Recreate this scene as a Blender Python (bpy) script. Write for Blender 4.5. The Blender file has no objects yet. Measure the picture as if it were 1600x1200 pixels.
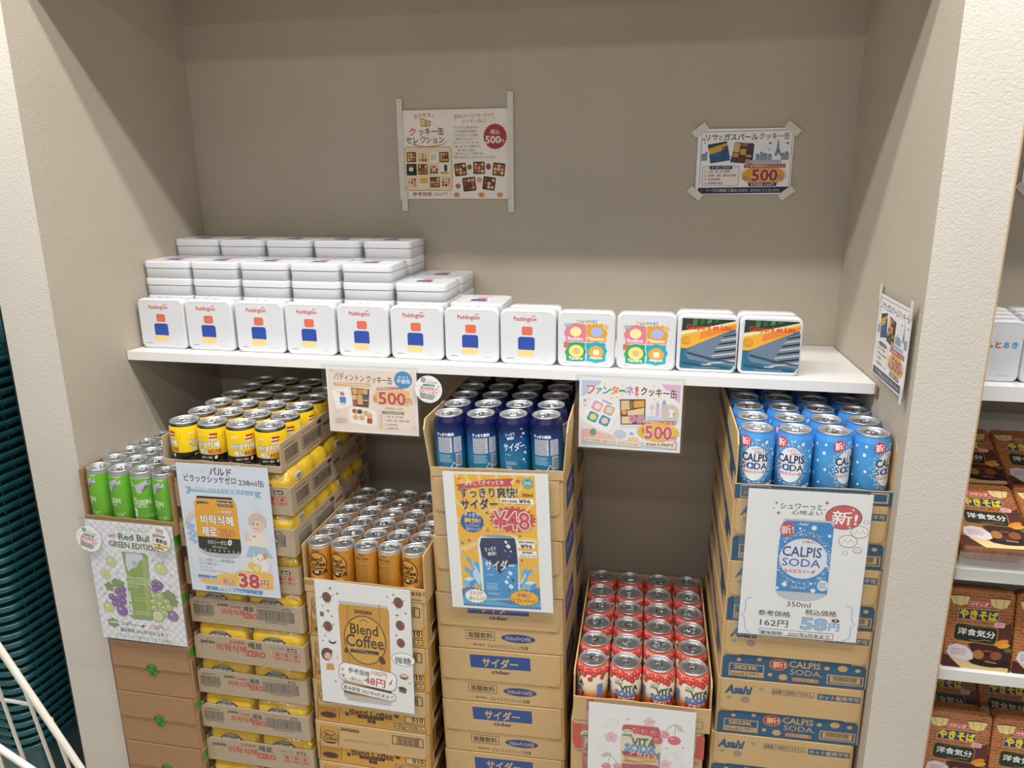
import bpy, bmesh, math, random
import numpy as np
from mathutils import Matrix, Vector

random.seed(7)
SC = bpy.context.scene
COL = SC.collection

# ------------------------------------------------------------------ camera
cam_d = bpy.data.cameras.new('camera')
cam_d.sensor_fit = 'HORIZONTAL'
cam_d.sensor_width = 36.0
cam_d.lens = 36.0 * 1226.4 / 1600.0
cam_d.clip_start = 0.02
cam = bpy.data.objects.new('camera', cam_d)
COL.objects.link(cam)
_yaw, _pit, _rol = 0.2105, 0.2723, 0.0095
_f = Vector((-math.sin(_yaw) * math.cos(_pit), math.cos(_yaw) * math.cos(_pit), -math.sin(_pit)))
_r = Vector((math.cos(_yaw), math.sin(_yaw), 0))
_d = _f.cross(_r)
_r2 = _r * math.cos(_rol) + _d * math.sin(_rol)
_d2 = -_r * math.sin(_rol) + _d * math.cos(_rol)
_M = Matrix.Identity(4)
for i in range(3):
    _M[i][0], _M[i][1], _M[i][2] = _r2[i], -_d2[i], -_f[i]
_M[0][3], _M[1][3], _M[2][3] = 1.2053, -1.8251, 1.593
cam.matrix_world = _M
SC.camera = cam

# ------------------------------------------------------------------ light
SC.view_settings.view_transform = 'Standard'
SC.view_settings.look = 'None'
SC.view_settings.gamma = 1.0
SC.view_settings.use_curve_mapping = False
SC.view_settings.exposure = 0.14

world = bpy.data.worlds.new('shop_ambient')
SC.world = world
world.use_nodes = True
world.node_tree.nodes['Background'].inputs[0].default_value = (0.94, 0.95, 0.97, 1)
world.node_tree.nodes['Background'].inputs[1].default_value = 0.11

def strip(name, x, y, z, lx, ly, power, col=(1.0, 0.985, 0.96)):
    l = bpy.data.lights.new(name, 'AREA')
    l.shape = 'RECTANGLE'; l.size = lx; l.size_y = ly
    l.energy = power; l.color = col
    o = bpy.data.objects.new(name, l)
    o.location = (x, y, z)
    COL.objects.link(o)
    return o
# twin fluorescent rows on the shop ceiling just in front of the alcove, and the next rows behind the camera
strip('ceiling_strip', 0.85, -0.86, 2.76, 3.4, 0.04, 34)
strip('ceiling_strip', 0.85, -1.03, 2.76, 3.4, 0.04, 34)
strip('ceiling_strip', 0.85, -2.5, 2.76, 4.2, 0.16, 22)
strip('ceiling_strip', 0.85, -4.2, 2.76, 5.0, 0.16, 38)

# ------------------------------------------------------------------ materials
def lin(h):
    h = h.lstrip('#')
    o = []
    for i in (0, 2, 4):
        c = int(h[i:i + 2], 16) / 255.0
        o.append(c / 12.92 if c <= 0.04045 else ((c + 0.055) / 1.055) ** 2.4)
    return (o[0], o[1], o[2], 1.0)

_MC = {}
def _new(name):
    m = bpy.data.materials.new(name)
    m.use_nodes = True
    nt = m.node_tree
    return m, nt, nt.nodes['Principled BSDF']

def ink(h, rough=0.42, metal=0.0):
    k = ('ink', h, rough, metal)
    if k not in _MC:
        m, nt, b = _new('ink_' + h.lstrip('#'))
        b.inputs['Base Color'].default_value = lin(h)
        b.inputs['Roughness'].default_value = rough
        b.inputs['Metallic'].default_value = metal
        _MC[k] = m
    return _MC[k]

def noise_mat(name, h1, h2, scale, rough=0.6, bump=0.0, bdist=0.001, stretch=(1, 1, 1), detail=3.0, metal=0.0, bscale=None, lo=0.35, hi=0.65):
    if name in _MC:
        return _MC[name]
    m, nt, b = _new(name)
    N = nt.nodes
    tc = N.new('ShaderNodeTexCoord'); mp = N.new('ShaderNodeMapping'); nz = N.new('ShaderNodeTexNoise'); cr = N.new('ShaderNodeValToRGB')
    mp.inputs['Scale'].default_value = stretch
    nz.inputs['Scale'].default_value = scale; nz.inputs['Detail'].default_value = detail
    cr.color_ramp.elements[0].position = lo; cr.color_ramp.elements[1].position = hi
    cr.color_ramp.elements[0].color = lin(h1); cr.color_ramp.elements[1].color = lin(h2)
    L = nt.links.new
    L(tc.outputs['Object'], mp.inputs['Vector']); L(mp.outputs[0], nz.inputs['Vector']); L(nz.outputs['Fac'], cr.inputs[0]); L(cr.outputs[0], b.inputs['Base Color'])
    b.inputs['Roughness'].default_value = rough; b.inputs['Metallic'].default_value = metal
    if bump:
        bp = N.new('ShaderNodeBump'); bp.inputs['Strength'].default_value = bump; bp.inputs['Distance'].default_value = bdist
        src = nz
        if bscale:
            src = N.new('ShaderNodeTexNoise'); src.inputs['Scale'].default_value = bscale; src.inputs['Detail'].default_value = 4.0
            src.inputs['Distortion'].default_value = 0.8
            L(mp.outputs[0], src.inputs['Vector'])
        L(src.outputs['Fac'], bp.inputs['Height']); L(bp.outputs[0], b.inputs['Normal'])
    _MC[name] = m
    return m

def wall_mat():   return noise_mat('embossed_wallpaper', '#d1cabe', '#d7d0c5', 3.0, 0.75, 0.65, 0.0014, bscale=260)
def lining_mat(): return noise_mat('darker_wallpaper', '#b6ab9a', '#bdb2a1', 3.0, 0.75, 0.7, 0.0014, bscale=250)  # wallpaper in a darker tone than the pillar fronts, for alcove back and sides
def kraft():      return noise_mat('kraft_board', '#c9a875', '#ceae7c', 22, 0.62, 0.12, 0.0006, stretch=(1, 1, 7))
def kraft_red():  return noise_mat('brown_board', '#a67f59', '#ab845d', 22, 0.62, 0.12, 0.0006, stretch=(1, 1, 7))
def kraft_grey(): return noise_mat('grey_board', '#b49f82', '#bba789', 22, 0.55, 0.12, 0.0006, stretch=(1, 1, 7))
def kraft_in():   return noise_mat('board_inside', '#b98f5b', '#c29a66', 30, 0.7, 0.1, 0.0005)
def steel():      return noise_mat('can_end_metal', '#d9dadb', '#e4e4e5', 60, 0.28, metal=0.8)
def lid_panel(): return noise_mat('can_lid_panel', '#b9babc', '#c4c5c7', 60, 0.30, metal=0.88)
def tab_metal(): return noise_mat('pull_tab_metal', '#c4c5c6', '#cfd0d1', 60, 0.2, metal=1.0)
def gloss_white():return noise_mat('white_lacquer', '#eeeceb', '#f2f0ee', 6, 0.16)
def tin_white():  return noise_mat('white_tin', '#d6d8dc', '#dcdde0', 8, 0.22)
def paper():      return noise_mat('white_paper', '#eeeeef', '#f2f2f2', 15, 0.45)
def teal():       return noise_mat('teal_plastic', '#214e52', '#285c60', 30, 0.22)
def wire_white(): return noise_mat('white_coating', '#e9e4d6', '#efeade', 20, 0.35)

def film(name='clear_film', fac=0.07, bump=0.0, rough=0.08):
    k = (name, fac, bump)
    if k in _MC:
        return _MC[k]
    m = bpy.data.materials.new(name); m.use_nodes = True
    nt = m.node_tree; N = nt.nodes; N.clear()
    out = N.new('ShaderNodeOutputMaterial'); mx = N.new('ShaderNodeMixShader'); t = N.new('ShaderNodeBsdfTransparent'); g = N.new('ShaderNodeBsdfGlossy')
    g.inputs['Roughness'].default_value = rough
    mx.inputs[0].default_value = fac
    t.inputs[0].default_value = (0.99, 0.993, 0.993, 1)
    L = nt.links.new
    L(t.outputs[0], mx.inputs[1]); L(g.outputs[0], mx.inputs[2]); L(mx.outputs[0], out.inputs[0])
    if bump:
        nz = N.new('ShaderNodeTexNoise'); tc = N.new('ShaderNodeTexCoord'); bp = N.new('ShaderNodeBump')
        nz.inputs['Scale'].default_value = 35; nz.inputs['Distortion'].default_value = 1.5
        bp.inputs['Strength'].default_value = bump; bp.inputs['Distance'].default_value = 0.004
        L(tc.outputs['Object'], nz.inputs['Vector']); L(nz.outputs['Fac'], bp.inputs['Height']); L(bp.outputs[0], g.inputs['Normal'])
    _MC[k] = m
    return m

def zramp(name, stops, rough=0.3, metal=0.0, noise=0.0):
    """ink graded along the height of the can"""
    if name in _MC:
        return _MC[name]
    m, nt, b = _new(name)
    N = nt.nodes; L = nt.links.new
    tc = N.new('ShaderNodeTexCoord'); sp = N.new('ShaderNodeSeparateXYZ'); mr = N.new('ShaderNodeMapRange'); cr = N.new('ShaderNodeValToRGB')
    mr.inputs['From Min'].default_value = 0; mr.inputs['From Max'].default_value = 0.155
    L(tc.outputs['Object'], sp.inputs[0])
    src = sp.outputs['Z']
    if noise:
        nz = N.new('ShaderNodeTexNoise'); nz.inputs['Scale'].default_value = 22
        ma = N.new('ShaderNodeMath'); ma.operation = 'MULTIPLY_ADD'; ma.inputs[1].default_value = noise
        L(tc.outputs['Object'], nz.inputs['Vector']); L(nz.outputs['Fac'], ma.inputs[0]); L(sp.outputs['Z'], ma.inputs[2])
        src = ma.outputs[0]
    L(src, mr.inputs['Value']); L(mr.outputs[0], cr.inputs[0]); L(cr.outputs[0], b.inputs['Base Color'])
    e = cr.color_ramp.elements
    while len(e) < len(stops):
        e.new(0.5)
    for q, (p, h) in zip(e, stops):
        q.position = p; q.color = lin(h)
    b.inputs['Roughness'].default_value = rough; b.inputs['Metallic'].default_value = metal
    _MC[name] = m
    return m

# ------------------------------------------------------------------ mesh builder
class MB:
    def __init__(s):
        s.v = []; s.f = []; s.mi = []; s.sm = []; s.mats = []; s._ix = {}
    def mid(s, m):
        if m.name not in s._ix:
            s._ix[m.name] = len(s.mats); s.mats.append(m)
        return s._ix[m.name]
    def add(s, verts, faces, mat, smooth=False):
        b = len(s.v); k = s.mid(mat)
        s.v.extend([tuple(p) for p in verts])
        for f in faces:
            s.f.append([b + i for i in f]); s.mi.append(k); s.sm.append(smooth)
    def box(s, x0, y0, z0, x1, y1, z1, mat):
        v = [(x0, y0, z0), (x1, y0, z0), (x1, y1, z0), (x0, y1, z0), (x0, y0, z1), (x1, y0, z1), (x1, y1, z1), (x0, y1, z1)]
        s.add(v, [(0, 3, 2, 1), (4, 5, 6, 7), (0, 1, 5, 4), (1, 2, 6, 5), (2, 3, 7, 6), (3, 0, 4, 7)], mat)
    def rbox(s, x0, y0, z0, x1, y1, z1, mat, r=0.002, seg=2):
        bm = bmesh.new()
        bmesh.ops.create_cube(bm, size=1)
        for v in bm.verts:
            v.co = ((x0 + x1) / 2 + v.co.x * (x1 - x0), (y0 + y1) / 2 + v.co.y * (y1 - y0), (z0 + z1) / 2 + v.co.z * (z1 - z0))
        bmesh.ops.bevel(bm, geom=bm.edges[:], offset=r, segments=seg, affect='EDGES', profile=0.5)
        bm.verts.index_update()
        s.add([v.co[:] for v in bm.verts], [[v.index for v in f.verts] for f in bm.faces], mat, seg > 1)
        bm.free()
    def prism(s, pts, z0, z1, mat, smooth_side=False):
        """footprint (x,y) ccw, extruded in z"""
        n = len(pts)
        v = [(p[0], p[1], z0) for p in pts] + [(p[0], p[1], z1) for p in pts]
        s.add(v, [list(range(n - 1, -1, -1)), list(range(n, 2 * n))], mat)
        s.add(v, [(i, (i + 1) % n, n + (i + 1) % n, n + i) for i in range(n)], mat, smooth_side)
    def plate(s, pts, y0, y1, mat):
        """outline (x,z) ccw seen from the front, front face at y0, back at y1"""
        n = len(pts)
        v = [(p[0], y0, p[1]) for p in pts] + [(p[0], y1, p[1]) for p in pts]
        s.add(v, [list(range(n)), list(range(2 * n - 1, n - 1, -1))] + [((i + 1) % n, i, n + i, n + (i + 1) % n) for i in range(n)], mat)
    def plate_x(s, pts, x0, x1, mat):
        """outline (y,z) ccw seen from +x; x1 is the outer side"""
        n = len(pts)
        v = [(x1, p[0], p[1]) for p in pts] + [(x0, p[0], p[1]) for p in pts]
        s.add(v, [list(range(n)), list(range(2 * n - 1, n - 1, -1))] + [((i + 1) % n, i, n + i, n + (i + 1) % n) for i in range(n)], mat)
    def rings(s, rs, mat, cap0=False, cap1=False, smooth=True):
        """rs: list of equal-length closed loops of 3-D points"""
        n = len(rs[0]); v = [p for r in rs for p in r]; f = []
        for k in range(len(rs) - 1):
            for i in range(n):
                j = (i + 1) % n
                f.append((k * n + i, k * n + j, (k + 1) * n + j, (k + 1) * n + i))
        s.add(v, f, mat, smooth)
        if cap0: s.add(rs[0], [list(range(n - 1, -1, -1))], mat)
        if cap1: s.add(rs[-1], [list(range(n))], mat)
    def lathe(s, prof, mat, seg=36, cap0=False, cap1=False):
        s.rings([[(r * math.cos(2 * math.pi * i / seg), r * math.sin(2 * math.pi * i / seg), z) for i in range(seg)] for r, z in prof], mat, cap0, cap1)
    def tube(s, pts, r, mat, seg=8, closed=False):
        P = [Vector(p) for p in pts]; n = len(P); rs = []
        for i, p in enumerate(P):
            a = P[i - 1] if (i > 0 or closed) else P[i]
            b = P[(i + 1) % n] if (i < n - 1 or closed) else P[i]
            t = (b - a).normalized()
            up = Vector((0, 0, 1)) if abs(t.z) < 0.95 else Vector((1, 0, 0))
            u = t.cross(up).normalized(); w = t.cross(u)
            rs.append([tuple(p + r * (math.cos(2 * math.pi * k / seg) * u + math.sin(2 * math.pi * k / seg) * w)) for k in range(seg)])
        if closed: rs.append(rs[0])
        s.rings(rs, mat, not closed, not closed)
    def build(s, name, parent=None, loc=(0, 0, 0)):
        me = bpy.data.meshes.new(name)
        me.from_pydata(s.v, [], s.f)
        for m in s.mats: me.materials.append(m)
        me.polygons.foreach_set('material_index', s.mi)
        me.polygons.foreach_set('use_smooth', s.sm)
        me.update()
        o = bpy.data.objects.new(name, me)
        o.location = loc
        COL.objects.link(o)
        if parent: o.parent = parent
        return o

def rrect(x0, y0, x1, y1, r, n=5):
    """rounded rectangle, ccw"""
    o = []
    for cx, cy, a in ((x1 - r, y0 + r, -90), (x1 - r, y1 - r, 0), (x0 + r, y1 - r, 90), (x0 + r, y0 + r, 180)):
        for k in range(n + 1):
            t = math.radians(a + 90 * k / n)
            o.append((cx + r * math.cos(t), cy + r * math.sin(t)))
    return o

# ------------------------------------------------------------------ scene tree
def thing(name, label, cat, loc=(0, 0, 0), rot=(0, 0, 0), group=None):
    o = bpy.data.objects.new(name, None)
    o.empty_display_size = 0.03
    COL.objects.link(o)
    o.location = loc; o.rotation_euler = rot
    o['label'] = label; o['category'] = cat
    if group: o['group'] = group
    return o
def tag(o, label, cat, group=None):
    o['label'] = label; o['category'] = cat
    if group: o['group'] = group
    return o
def dup(root, label, loc, rot=(0, 0, 0), group=None):
    r = root.copy(); COL.objects.link(r)
    r.location = loc; r.rotation_euler = rot; r['label'] = label
    if group: r['group'] = group
    for ch in list(root.children):
        c = ch.copy(); COL.objects.link(c); c.parent = r
        for g in list(ch.children):
            d = g.copy(); COL.objects.link(d); d.parent = c
    return r
class Proto:
    """first call places the prototype itself, later calls place copies"""
    def __init__(s, root): s.root = root; s.used = False
    def put(s, label, loc, rot=(0, 0, 0), group=None):
        if not s.used:
            s.used = True
            o = s.root; o.location = loc; o.rotation_euler = rot; o['label'] = label
            if group: o['group'] = group
            return o
        return dup(s.root, label, loc, rot, group)
ORD = ['first', 'second', 'third', 'fourth', 'fifth', 'sixth', 'seventh', 'eighth', 'ninth', 'tenth', 'eleventh', 'twelfth']

# ------------------------------------------------------------------ printed artwork (flat shapes and lettering laid on a surface)
_TC = {}
_TCU = bpy.data.curves.new('lettering', 'FONT')
_TOB = bpy.data.objects.new('lettering', _TCU)
def glyphs(t, b=0.0, sh=0.0, res=2):
    k = (t, b, sh, res)
    if k not in _TC:
        _TCU.body = t; _TCU.offset = b; _TCU.shear = sh; _TCU.resolution_u = res
        me = bpy.data.meshes.new_from_object(_TOB)
        v = np.array([p.co[:2] for p in me.vertices]).reshape(-1, 2); f = [list(p.vertices) for p in me.polygons]
        bpy.data.meshes.remove(me)
        if b:
            _TCU.offset = 0
            me = bpy.data.meshes.new_from_object(_TOB)
            r = np.array([p.co[:2] for p in me.vertices]).reshape(-1, 2)
            bpy.data.meshes.remove(me)
        else:
            r = v
        _TC[k] = (v, f, r.min(0), r.max(0))
    return _TC[k]

EPS = 5e-5
class Art:
    """w,h in metres; without corners one unit is a millimetre from the top left, y down; with corners the units are those of a photo crop"""
    def __init__(s, w, h, corners=None):
        s.w, s.h = w, h
        s.el = []
        if corners is None:
            s.sc = 0.001; s.H = None
        else:
            A = []; B = []
            for (u, v), (x, y) in zip(corners, ((0, h), (w, h), (w, 0), (0, 0))):
                A.append([u, v, 1, 0, 0, 0, -x * u, -x * v]); B.append(x)
                A.append([0, 0, 0, u, v, 1, -y * u, -y * v]); B.append(y)
            s.H = np.append(np.linalg.solve(np.array(A, float), np.array(B, float)), 1).reshape(3, 3)
            c = [np.array(q, float) for q in corners]
            s.sc = w / ((np.linalg.norm(c[1] - c[0]) + np.linalg.norm(c[2] - c[3])) / 2)
    def m(s, u, v):
        if s.H is None:
            return np.array([u * 0.001, s.h - v * 0.001])
        q = s.H @ np.array([u, v, 1.0])
        return q[:2] / q[2]
    def _put(s, V, F, col, Z=None):
        V = np.asarray(V, float); lo = V.min(0); hi = V.max(0); L = 1
        for e in s.el:
            if e[3] >= L and (e[4] < hi).all() and (e[5] > lo).all():
                L = e[3] + 1
        s.el.append((V, F, col, L, lo, hi, np.zeros(len(V)) if Z is None else Z))
    def P(s, pts, col):
        V = np.array([s.m(*p) for p in pts])
        x, y = V[:, 0], V[:, 1]
        if np.sum(x * np.roll(y, -1) - y * np.roll(x, -1)) < 0: V = V[::-1]
        s._put(V, [list(range(len(V)))], col)
    def _loc(s, cx, cy, pts, col, rot=0):
        c = s.m(cx, cy); a = math.radians(rot); ca, sa = math.cos(a), math.sin(a)
        V = np.array([(c[0] + (x * ca - y * sa) * s.sc, c[1] + (x * sa + y * ca) * s.sc) for x, y in pts])
        s._put(V, [list(range(len(V)))], col)
    def R(s, cx, cy, w, h, col, r=0, rot=0):
        if r <= 0: p = [(-w / 2, -h / 2), (w / 2, -h / 2), (w / 2, h / 2), (-w / 2, h / 2)]
        else: p = rrect(-w / 2, -h / 2, w / 2, h / 2, min(r, w / 2.01, h / 2.01), 4)
        s._loc(cx, cy, p, col, rot)
    def E(s, cx, cy, rx, ry, col, n=20, rot=0):
        s._loc(cx, cy, [(rx * math.cos(2 * math.pi * k / n), ry * math.sin(2 * math.pi * k / n)) for k in range(n)], col, rot)
    def S(s, cx, cy, rx, ry, n, inner, col, rot=0):
        s._loc(cx, cy, [((rx if k % 2 == 0 else rx * inner) * math.cos(math.pi * k / n + 1.57), (ry if k % 2 == 0 else ry * inner) * math.sin(math.pi * k / n + 1.57)) for k in range(2 * n)], col, rot)
    def F(s, cx, cy, w, h, t, col, rot=0):
        c = s.m(cx, cy); a = math.radians(rot); ca, sa = math.cos(a), math.sin(a)
        p = [(-w / 2, -h / 2), (w / 2, -h / 2), (w / 2, h / 2), (-w / 2, h / 2), (-w / 2 + t, -h / 2 + t), (w / 2 - t, -h / 2 + t), (w / 2 - t, h / 2 - t), (-w / 2 + t, h / 2 - t)]
        V = np.array([(c[0] + (x * ca - y * sa) * s.sc, c[1] + (x * sa + y * ca) * s.sc) for x, y in p])
        s._put(V, [(0, 1, 5, 4), (1, 2, 6, 5), (2, 3, 7, 6), (3, 0, 4, 7)], col)
    def O(s, cx, cy, rx, ry, t, col, n=28):
        c = s.m(cx, cy)
        V = [(c[0] + q * math.cos(2 * math.pi * k / n) * s.sc, c[1] + w * math.sin(2 * math.pi * k / n) * s.sc) for q, w in ((rx, ry), (rx - t, ry - t)) for k in range(n)]
        s._put(V, [(k, (k + 1) % n, n + (k + 1) % n, n + k) for k in range(n)], col)
    def L(s, pts, w, col):
        P = [np.array(s.m(*p)) for p in pts]; hw = w * s.sc / 2; a = []; b = []
        for i, p in enumerate(P):
            t = P[min(i + 1, len(P) - 1)] - P[max(i - 1, 0)]; t = t / (np.linalg.norm(t) + 1e-9); n = np.array([-t[1], t[0]])
            a.append(p + n * hw); b.append(p - n * hw)
        n = len(P)
        s._put(np.array(a + b), [(n + i, n + i + 1, i + 1, i) for i in range(n - 1)], col)
    def T(s, t, cx, cy, w, col='#222222', h=None, b=0.0, o=None, oo=0.05, rot=0, sh=0.0, res=2):
        if o: s.T(t, cx, cy, w, o, h, b + oo, None, 0, rot, sh, res)
        dense = any('\u3040' <= q <= '\u9fff' or '\uac00' <= q <= '\ud7a3' for q in t)
        v, f, lo, hi = glyphs(t, 0.0 if dense else b, sh, res)
        d = hi - lo; k = w / d[0]
        ky = (h / d[1]) if h else k
        if dense and b:      # many-stroked letters are thickened by laying shifted copies side by side
            n = 8 if b > 0.035 else 4
            V = [v]; F = [list(q) for q in f]
            for q in range(n):
                t_ = 2 * math.pi * (q + .5) / n; m_ = len(v) * (q + 1)
                V.append(v + np.array([b * math.cos(t_), b * math.sin(t_)]) * .8); F += [[m_ + z for z in p_] for p_ in f]
            Z = np.repeat(np.arange(n + 1) * 0.9 / (n + 1), len(v)); v = np.concatenate(V); f = F
        else: Z = None
        c = s.m(cx, cy); a = math.radians(rot); ca, sa = math.cos(a), math.sin(a)
        q = (v - (lo + hi) / 2) * np.array([k, ky]) * s.sc
        V = np.stack([c[0] + q[:, 0] * ca - q[:, 1] * sa, c[1] + q[:, 0] * sa + q[:, 1] * ca], -1)
        s._put(V, f, col, Z)
    def BC(s, cx, cy, w, h, col='#222222', n=26, rot=0):
        rnd = random.Random(int(cx * 7 + cy)); x = -w / 2; V = []; F = []
        c = s.m(cx, cy); a = math.radians(rot); ca, sa = math.cos(a), math.sin(a)
        st = w / n
        while x < w / 2:
            t = st * rnd.choice((0.3, 0.5, 0.8)); k = len(V)
            for px, py in ((x, -h / 2), (x + t, -h / 2), (x + t, h / 2), (x, h / 2)):
                V.append((c[0] + (px * ca - py * sa) * s.sc, c[1] + (px * sa + py * ca) * s.sc))
            F.append((k, k + 1, k + 2, k + 3)); x += t + st * rnd.choice((0.3, 0.5))
        s._put(V, F, col)
    def D(s, cx, cy, w, h, rows, col='#555555', fill=0.45, seed=1, rot=0):
        """small print: rows of short strokes"""
        rnd = random.Random(seed + rows); V = []; F = []
        c = s.m(cx, cy); a = math.radians(rot); ca, sa = math.cos(a), math.sin(a); rh = h / rows
        for r in range(rows):
            y = h / 2 - (r + 0.5) * rh; x = -w / 2; end = w / 2 * rnd.uniform(0.6, 1.0)
            while x < end:
                t = rh * rnd.uniform(0.35, 0.8); k = len(V); hh = rh * fill * rnd.uniform(0.35, 0.5)
                for px, py in ((x, y - hh), (min(x + t, end), y - hh), (min(x + t, end), y + hh), (x, y + hh)):
                    V.append((c[0] + (px * ca - py * sa) * s.sc, c[1] + (px * sa + py * ca) * s.sc))
                F.append((k, k + 1, k + 2, k + 3)); x += t + rh * 0.18
        s._put(V, F, col)
    def emit(s, mb, fn, mat=None):
        for V, F, col, L, lo, hi, Z in s.el:
            mb.add([fn(p[0], p[1], (L + z) * EPS) for p, z in zip(V, Z)], F, (mat or ink)(col))
    def front(s, mb, x0=0.0, z0=0.0, y=0.0, mat=None):
        s.emit(mb, lambda x, h, n: (x0 + x, y - n, z0 + h), mat)
    def top(s, mb, x0, y0, z, mat=None):
        s.emit(mb, lambda x, h, n: (x0 + x, y0 + h, z + n), mat)
    def right(s, mb, x, y0, z0, mat=None):
        s.emit(mb, lambda u, h, n: (x + n, y0 + u, z0 + h), mat)
    def left(s, mb, x, y1, z0, mat=None):
        s.emit(mb, lambda u, h, n: (x - n, y1 - u, z0 + h), mat)
    def wrap(s, mb, rfun, z0, mat=None, step=10.0):
        """bend round a can whose radius at height z is rfun(z); the middle of the print faces the front"""
        groups = {}
        for V, F, col, L, lo, hi, Z in s.el: groups.setdefault((col, L), []).append((V, F, Z))
        for (col, L), items in groups.items():
            bm = bmesh.new()
            for V, F, Z in items:
                vs = [bm.verts.new((p[0], p[1], z)) for p, z in zip(V, Z)]
                for f in F:
                    try: bm.faces.new([vs[i] for i in f])
                    except ValueError: pass
            bmesh.ops.triangulate(bm, faces=bm.faces[:])
            R = rfun(s.h / 2); dx = math.radians(step) * R
            xs = [v.co.x for v in bm.verts]
            k = math.floor((min(xs) - s.w / 2) / dx)
            while s.w / 2 + k * dx < max(xs):
                x = s.w / 2 + k * dx
                if x > min(xs): bmesh.ops.bisect_plane(bm, geom=bm.verts[:] + bm.edges[:] + bm.faces[:], dist=1e-7, plane_co=(x, 0, 0), plane_no=(1, 0, 0))
                k += 1
            bm.verts.index_update()
            vv = []
            for v in bm.verts:
                z = z0 + v.co.y; r = rfun(z) + (min(L, 30) + v.co.z) * 2.2e-5 + 0.00004; th = (v.co.x - s.w / 2) / R
                vv.append((r * math.sin(th), -r * math.cos(th), z))
            mb.add(vv, [[v.index for v in f.verts] for f in bm.faces], (mat or ink)(col), True)
            bm.free()
def can_ink(h): return ink(h, 0.3)

# ------------------------------------------------------------------ the setting
ZS = 1.19                     # top of the white shelf
YB = 0.022                    # back wall
YF = -0.471                   # front of the pillars
XL, XR = -0.041, 1.593        # alcove mouth
XLB, XRB = 0.003, 1.556       # alcove corners at the back
def wl(y): return XLB + (XL - XLB) * (YB - y) / (YB - YF)
def wr(y): return XRB + (XR - XRB) * (YB - y) / (YB - YF)

def struct(name, mb):
    o = mb.build(name); o['kind'] = 'structure'; return o
mb = MB(); mb.box(-2.6, -5.2, -0.03, 3.6, 0.45, 0.0, noise_mat('vinyl_floor', '#cbc5bb', '#d4cec4', 4, 0.35)); struct('floor', mb)
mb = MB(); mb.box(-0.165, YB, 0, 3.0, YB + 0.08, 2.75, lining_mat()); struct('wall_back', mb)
def wall_prism(pts, inner, name):
    mb = MB()
    n = len(pts); v = [(p[0], p[1], 0) for p in pts] + [(p[0], p[1], 2.75) for p in pts]
    mb.add(v, [list(range(n - 1, -1, -1)), list(range(n, 2 * n))], wall_mat())
    for i in range(n):
        j = (i + 1) % n
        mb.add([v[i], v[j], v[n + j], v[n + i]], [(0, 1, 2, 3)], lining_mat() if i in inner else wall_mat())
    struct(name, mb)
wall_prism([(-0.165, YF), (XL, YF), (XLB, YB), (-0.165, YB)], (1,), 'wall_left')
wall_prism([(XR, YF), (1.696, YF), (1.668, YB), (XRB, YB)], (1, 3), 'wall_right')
mb = MB()
mb.prism([(XL, YF), (XR, YF), (XRB, YB), (XLB, YB)], 2.02, 2.75, wall_mat())
mb.prism([(1.696, YF), (3.0, YF), (3.0, YB), (1.668, YB)], 2.02, 2.75, wall_mat()); struct('wall_top', mb)
mb = MB(); mb.box(2.92, YF, 0, 3.0, YB, 2.75, wall_mat()); struct('wall_far_right', mb)
mb = MB(); mb.box(1.6952, YF - 0.001, 0, 1.6972, YF + 0.003, 2.02, ink('#c4a57c')); struct('trim_1', mb)
dark = noise_mat('dark_green_panel', '#0f1a16', '#13211c', 5, 0.6)
mb = MB(); mb.box(-2.6, 0.3, 0, -0.165, 0.38, 2.75, dark); struct('wall_far_left', mb)
mb = MB(); mb.box(-0.19, YF + 0.02, 0, -0.165, 0.3, 2.75, dark); struct('trim_2', mb)

# white shelf of the alcove
SY = -0.294
rt = thing('shelf_board', 'long glossy white shelf board across the alcove under the cookie tins', 'shelf', (0, 0, ZS - 0.02))
mb = MB()
e = 0.002
mb.prism([(wl(SY) + e, SY), (wr(SY) - e, SY), (XRB - e, YB - 0.001), (XLB + e, YB - 0.001)], 0, 0.02, gloss_white())
mb.build('board', rt)
mb = MB(); mb.box(wr(SY) - 0.003, SY - 0.016, -0.004, wr(SY) - 0.0005, SY + 0.02, 0.018, ink('#7c6a52')); mb.build('end_bracket', rt)

# ------------------------------------------------------------------ cookie tins
TW, TH, TT = 0.117, 0.116, 0.0393
def tin_proto(art, label, plain=True):
    r = thing('cookie_tin', label, 'tin')
    w = tin_white()
    mb = MB()
    def lp(z, g, rr): return [(x, y, z) for x, y in rrect(g, g, TW - g, TH - g, rr, 5)]
    mb.rings([lp(0, 0.003, 0.011), lp(0.0012, 0.0015, 0.012), lp(0.0225, 0.0012, 0.0125)], w, cap0=True)
    mb.rings([lp(0.0225, 0.0012, 0.0125), lp(0.0225, 0.0022, 0.0115), lp(0.0238, 0.0022, 0.0115), lp(0.0238, 0.0002, 0.0135)], noise_mat('tin_seam', '#b49b72', '#c0a77e', 50, 0.35), smooth=False)
    mb.build('body', r)
    mb = MB()
    mb.rings([lp(0.0238, 0, 0.0135), lp(0.0355, 0, 0.0135), lp(0.0375, 0.0006, 0.013), lp(0.0387, 0.002, 0.012), lp(TT, 0.004, 0.011)], w)
    mb.rings([lp(TT, 0.004, 0.011), lp(TT - 0.0003, 0.006, 0.009)], w, cap1=True)
    if art: art.top(mb, 0, 0, TT - 0.0003)
    mb.build('lid', r)
    mb = MB()
    for x in (0.045, 0.066):
        mb.tube([(x, TH + 0.0002, 0.0232), (x + 0.008, TH + 0.0002, 0.0232)], 0.0011, ink('#c9a9a0', 0.3, 0.6), 6)
    mb.build('hinge', r)
    return Proto(r)

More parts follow.
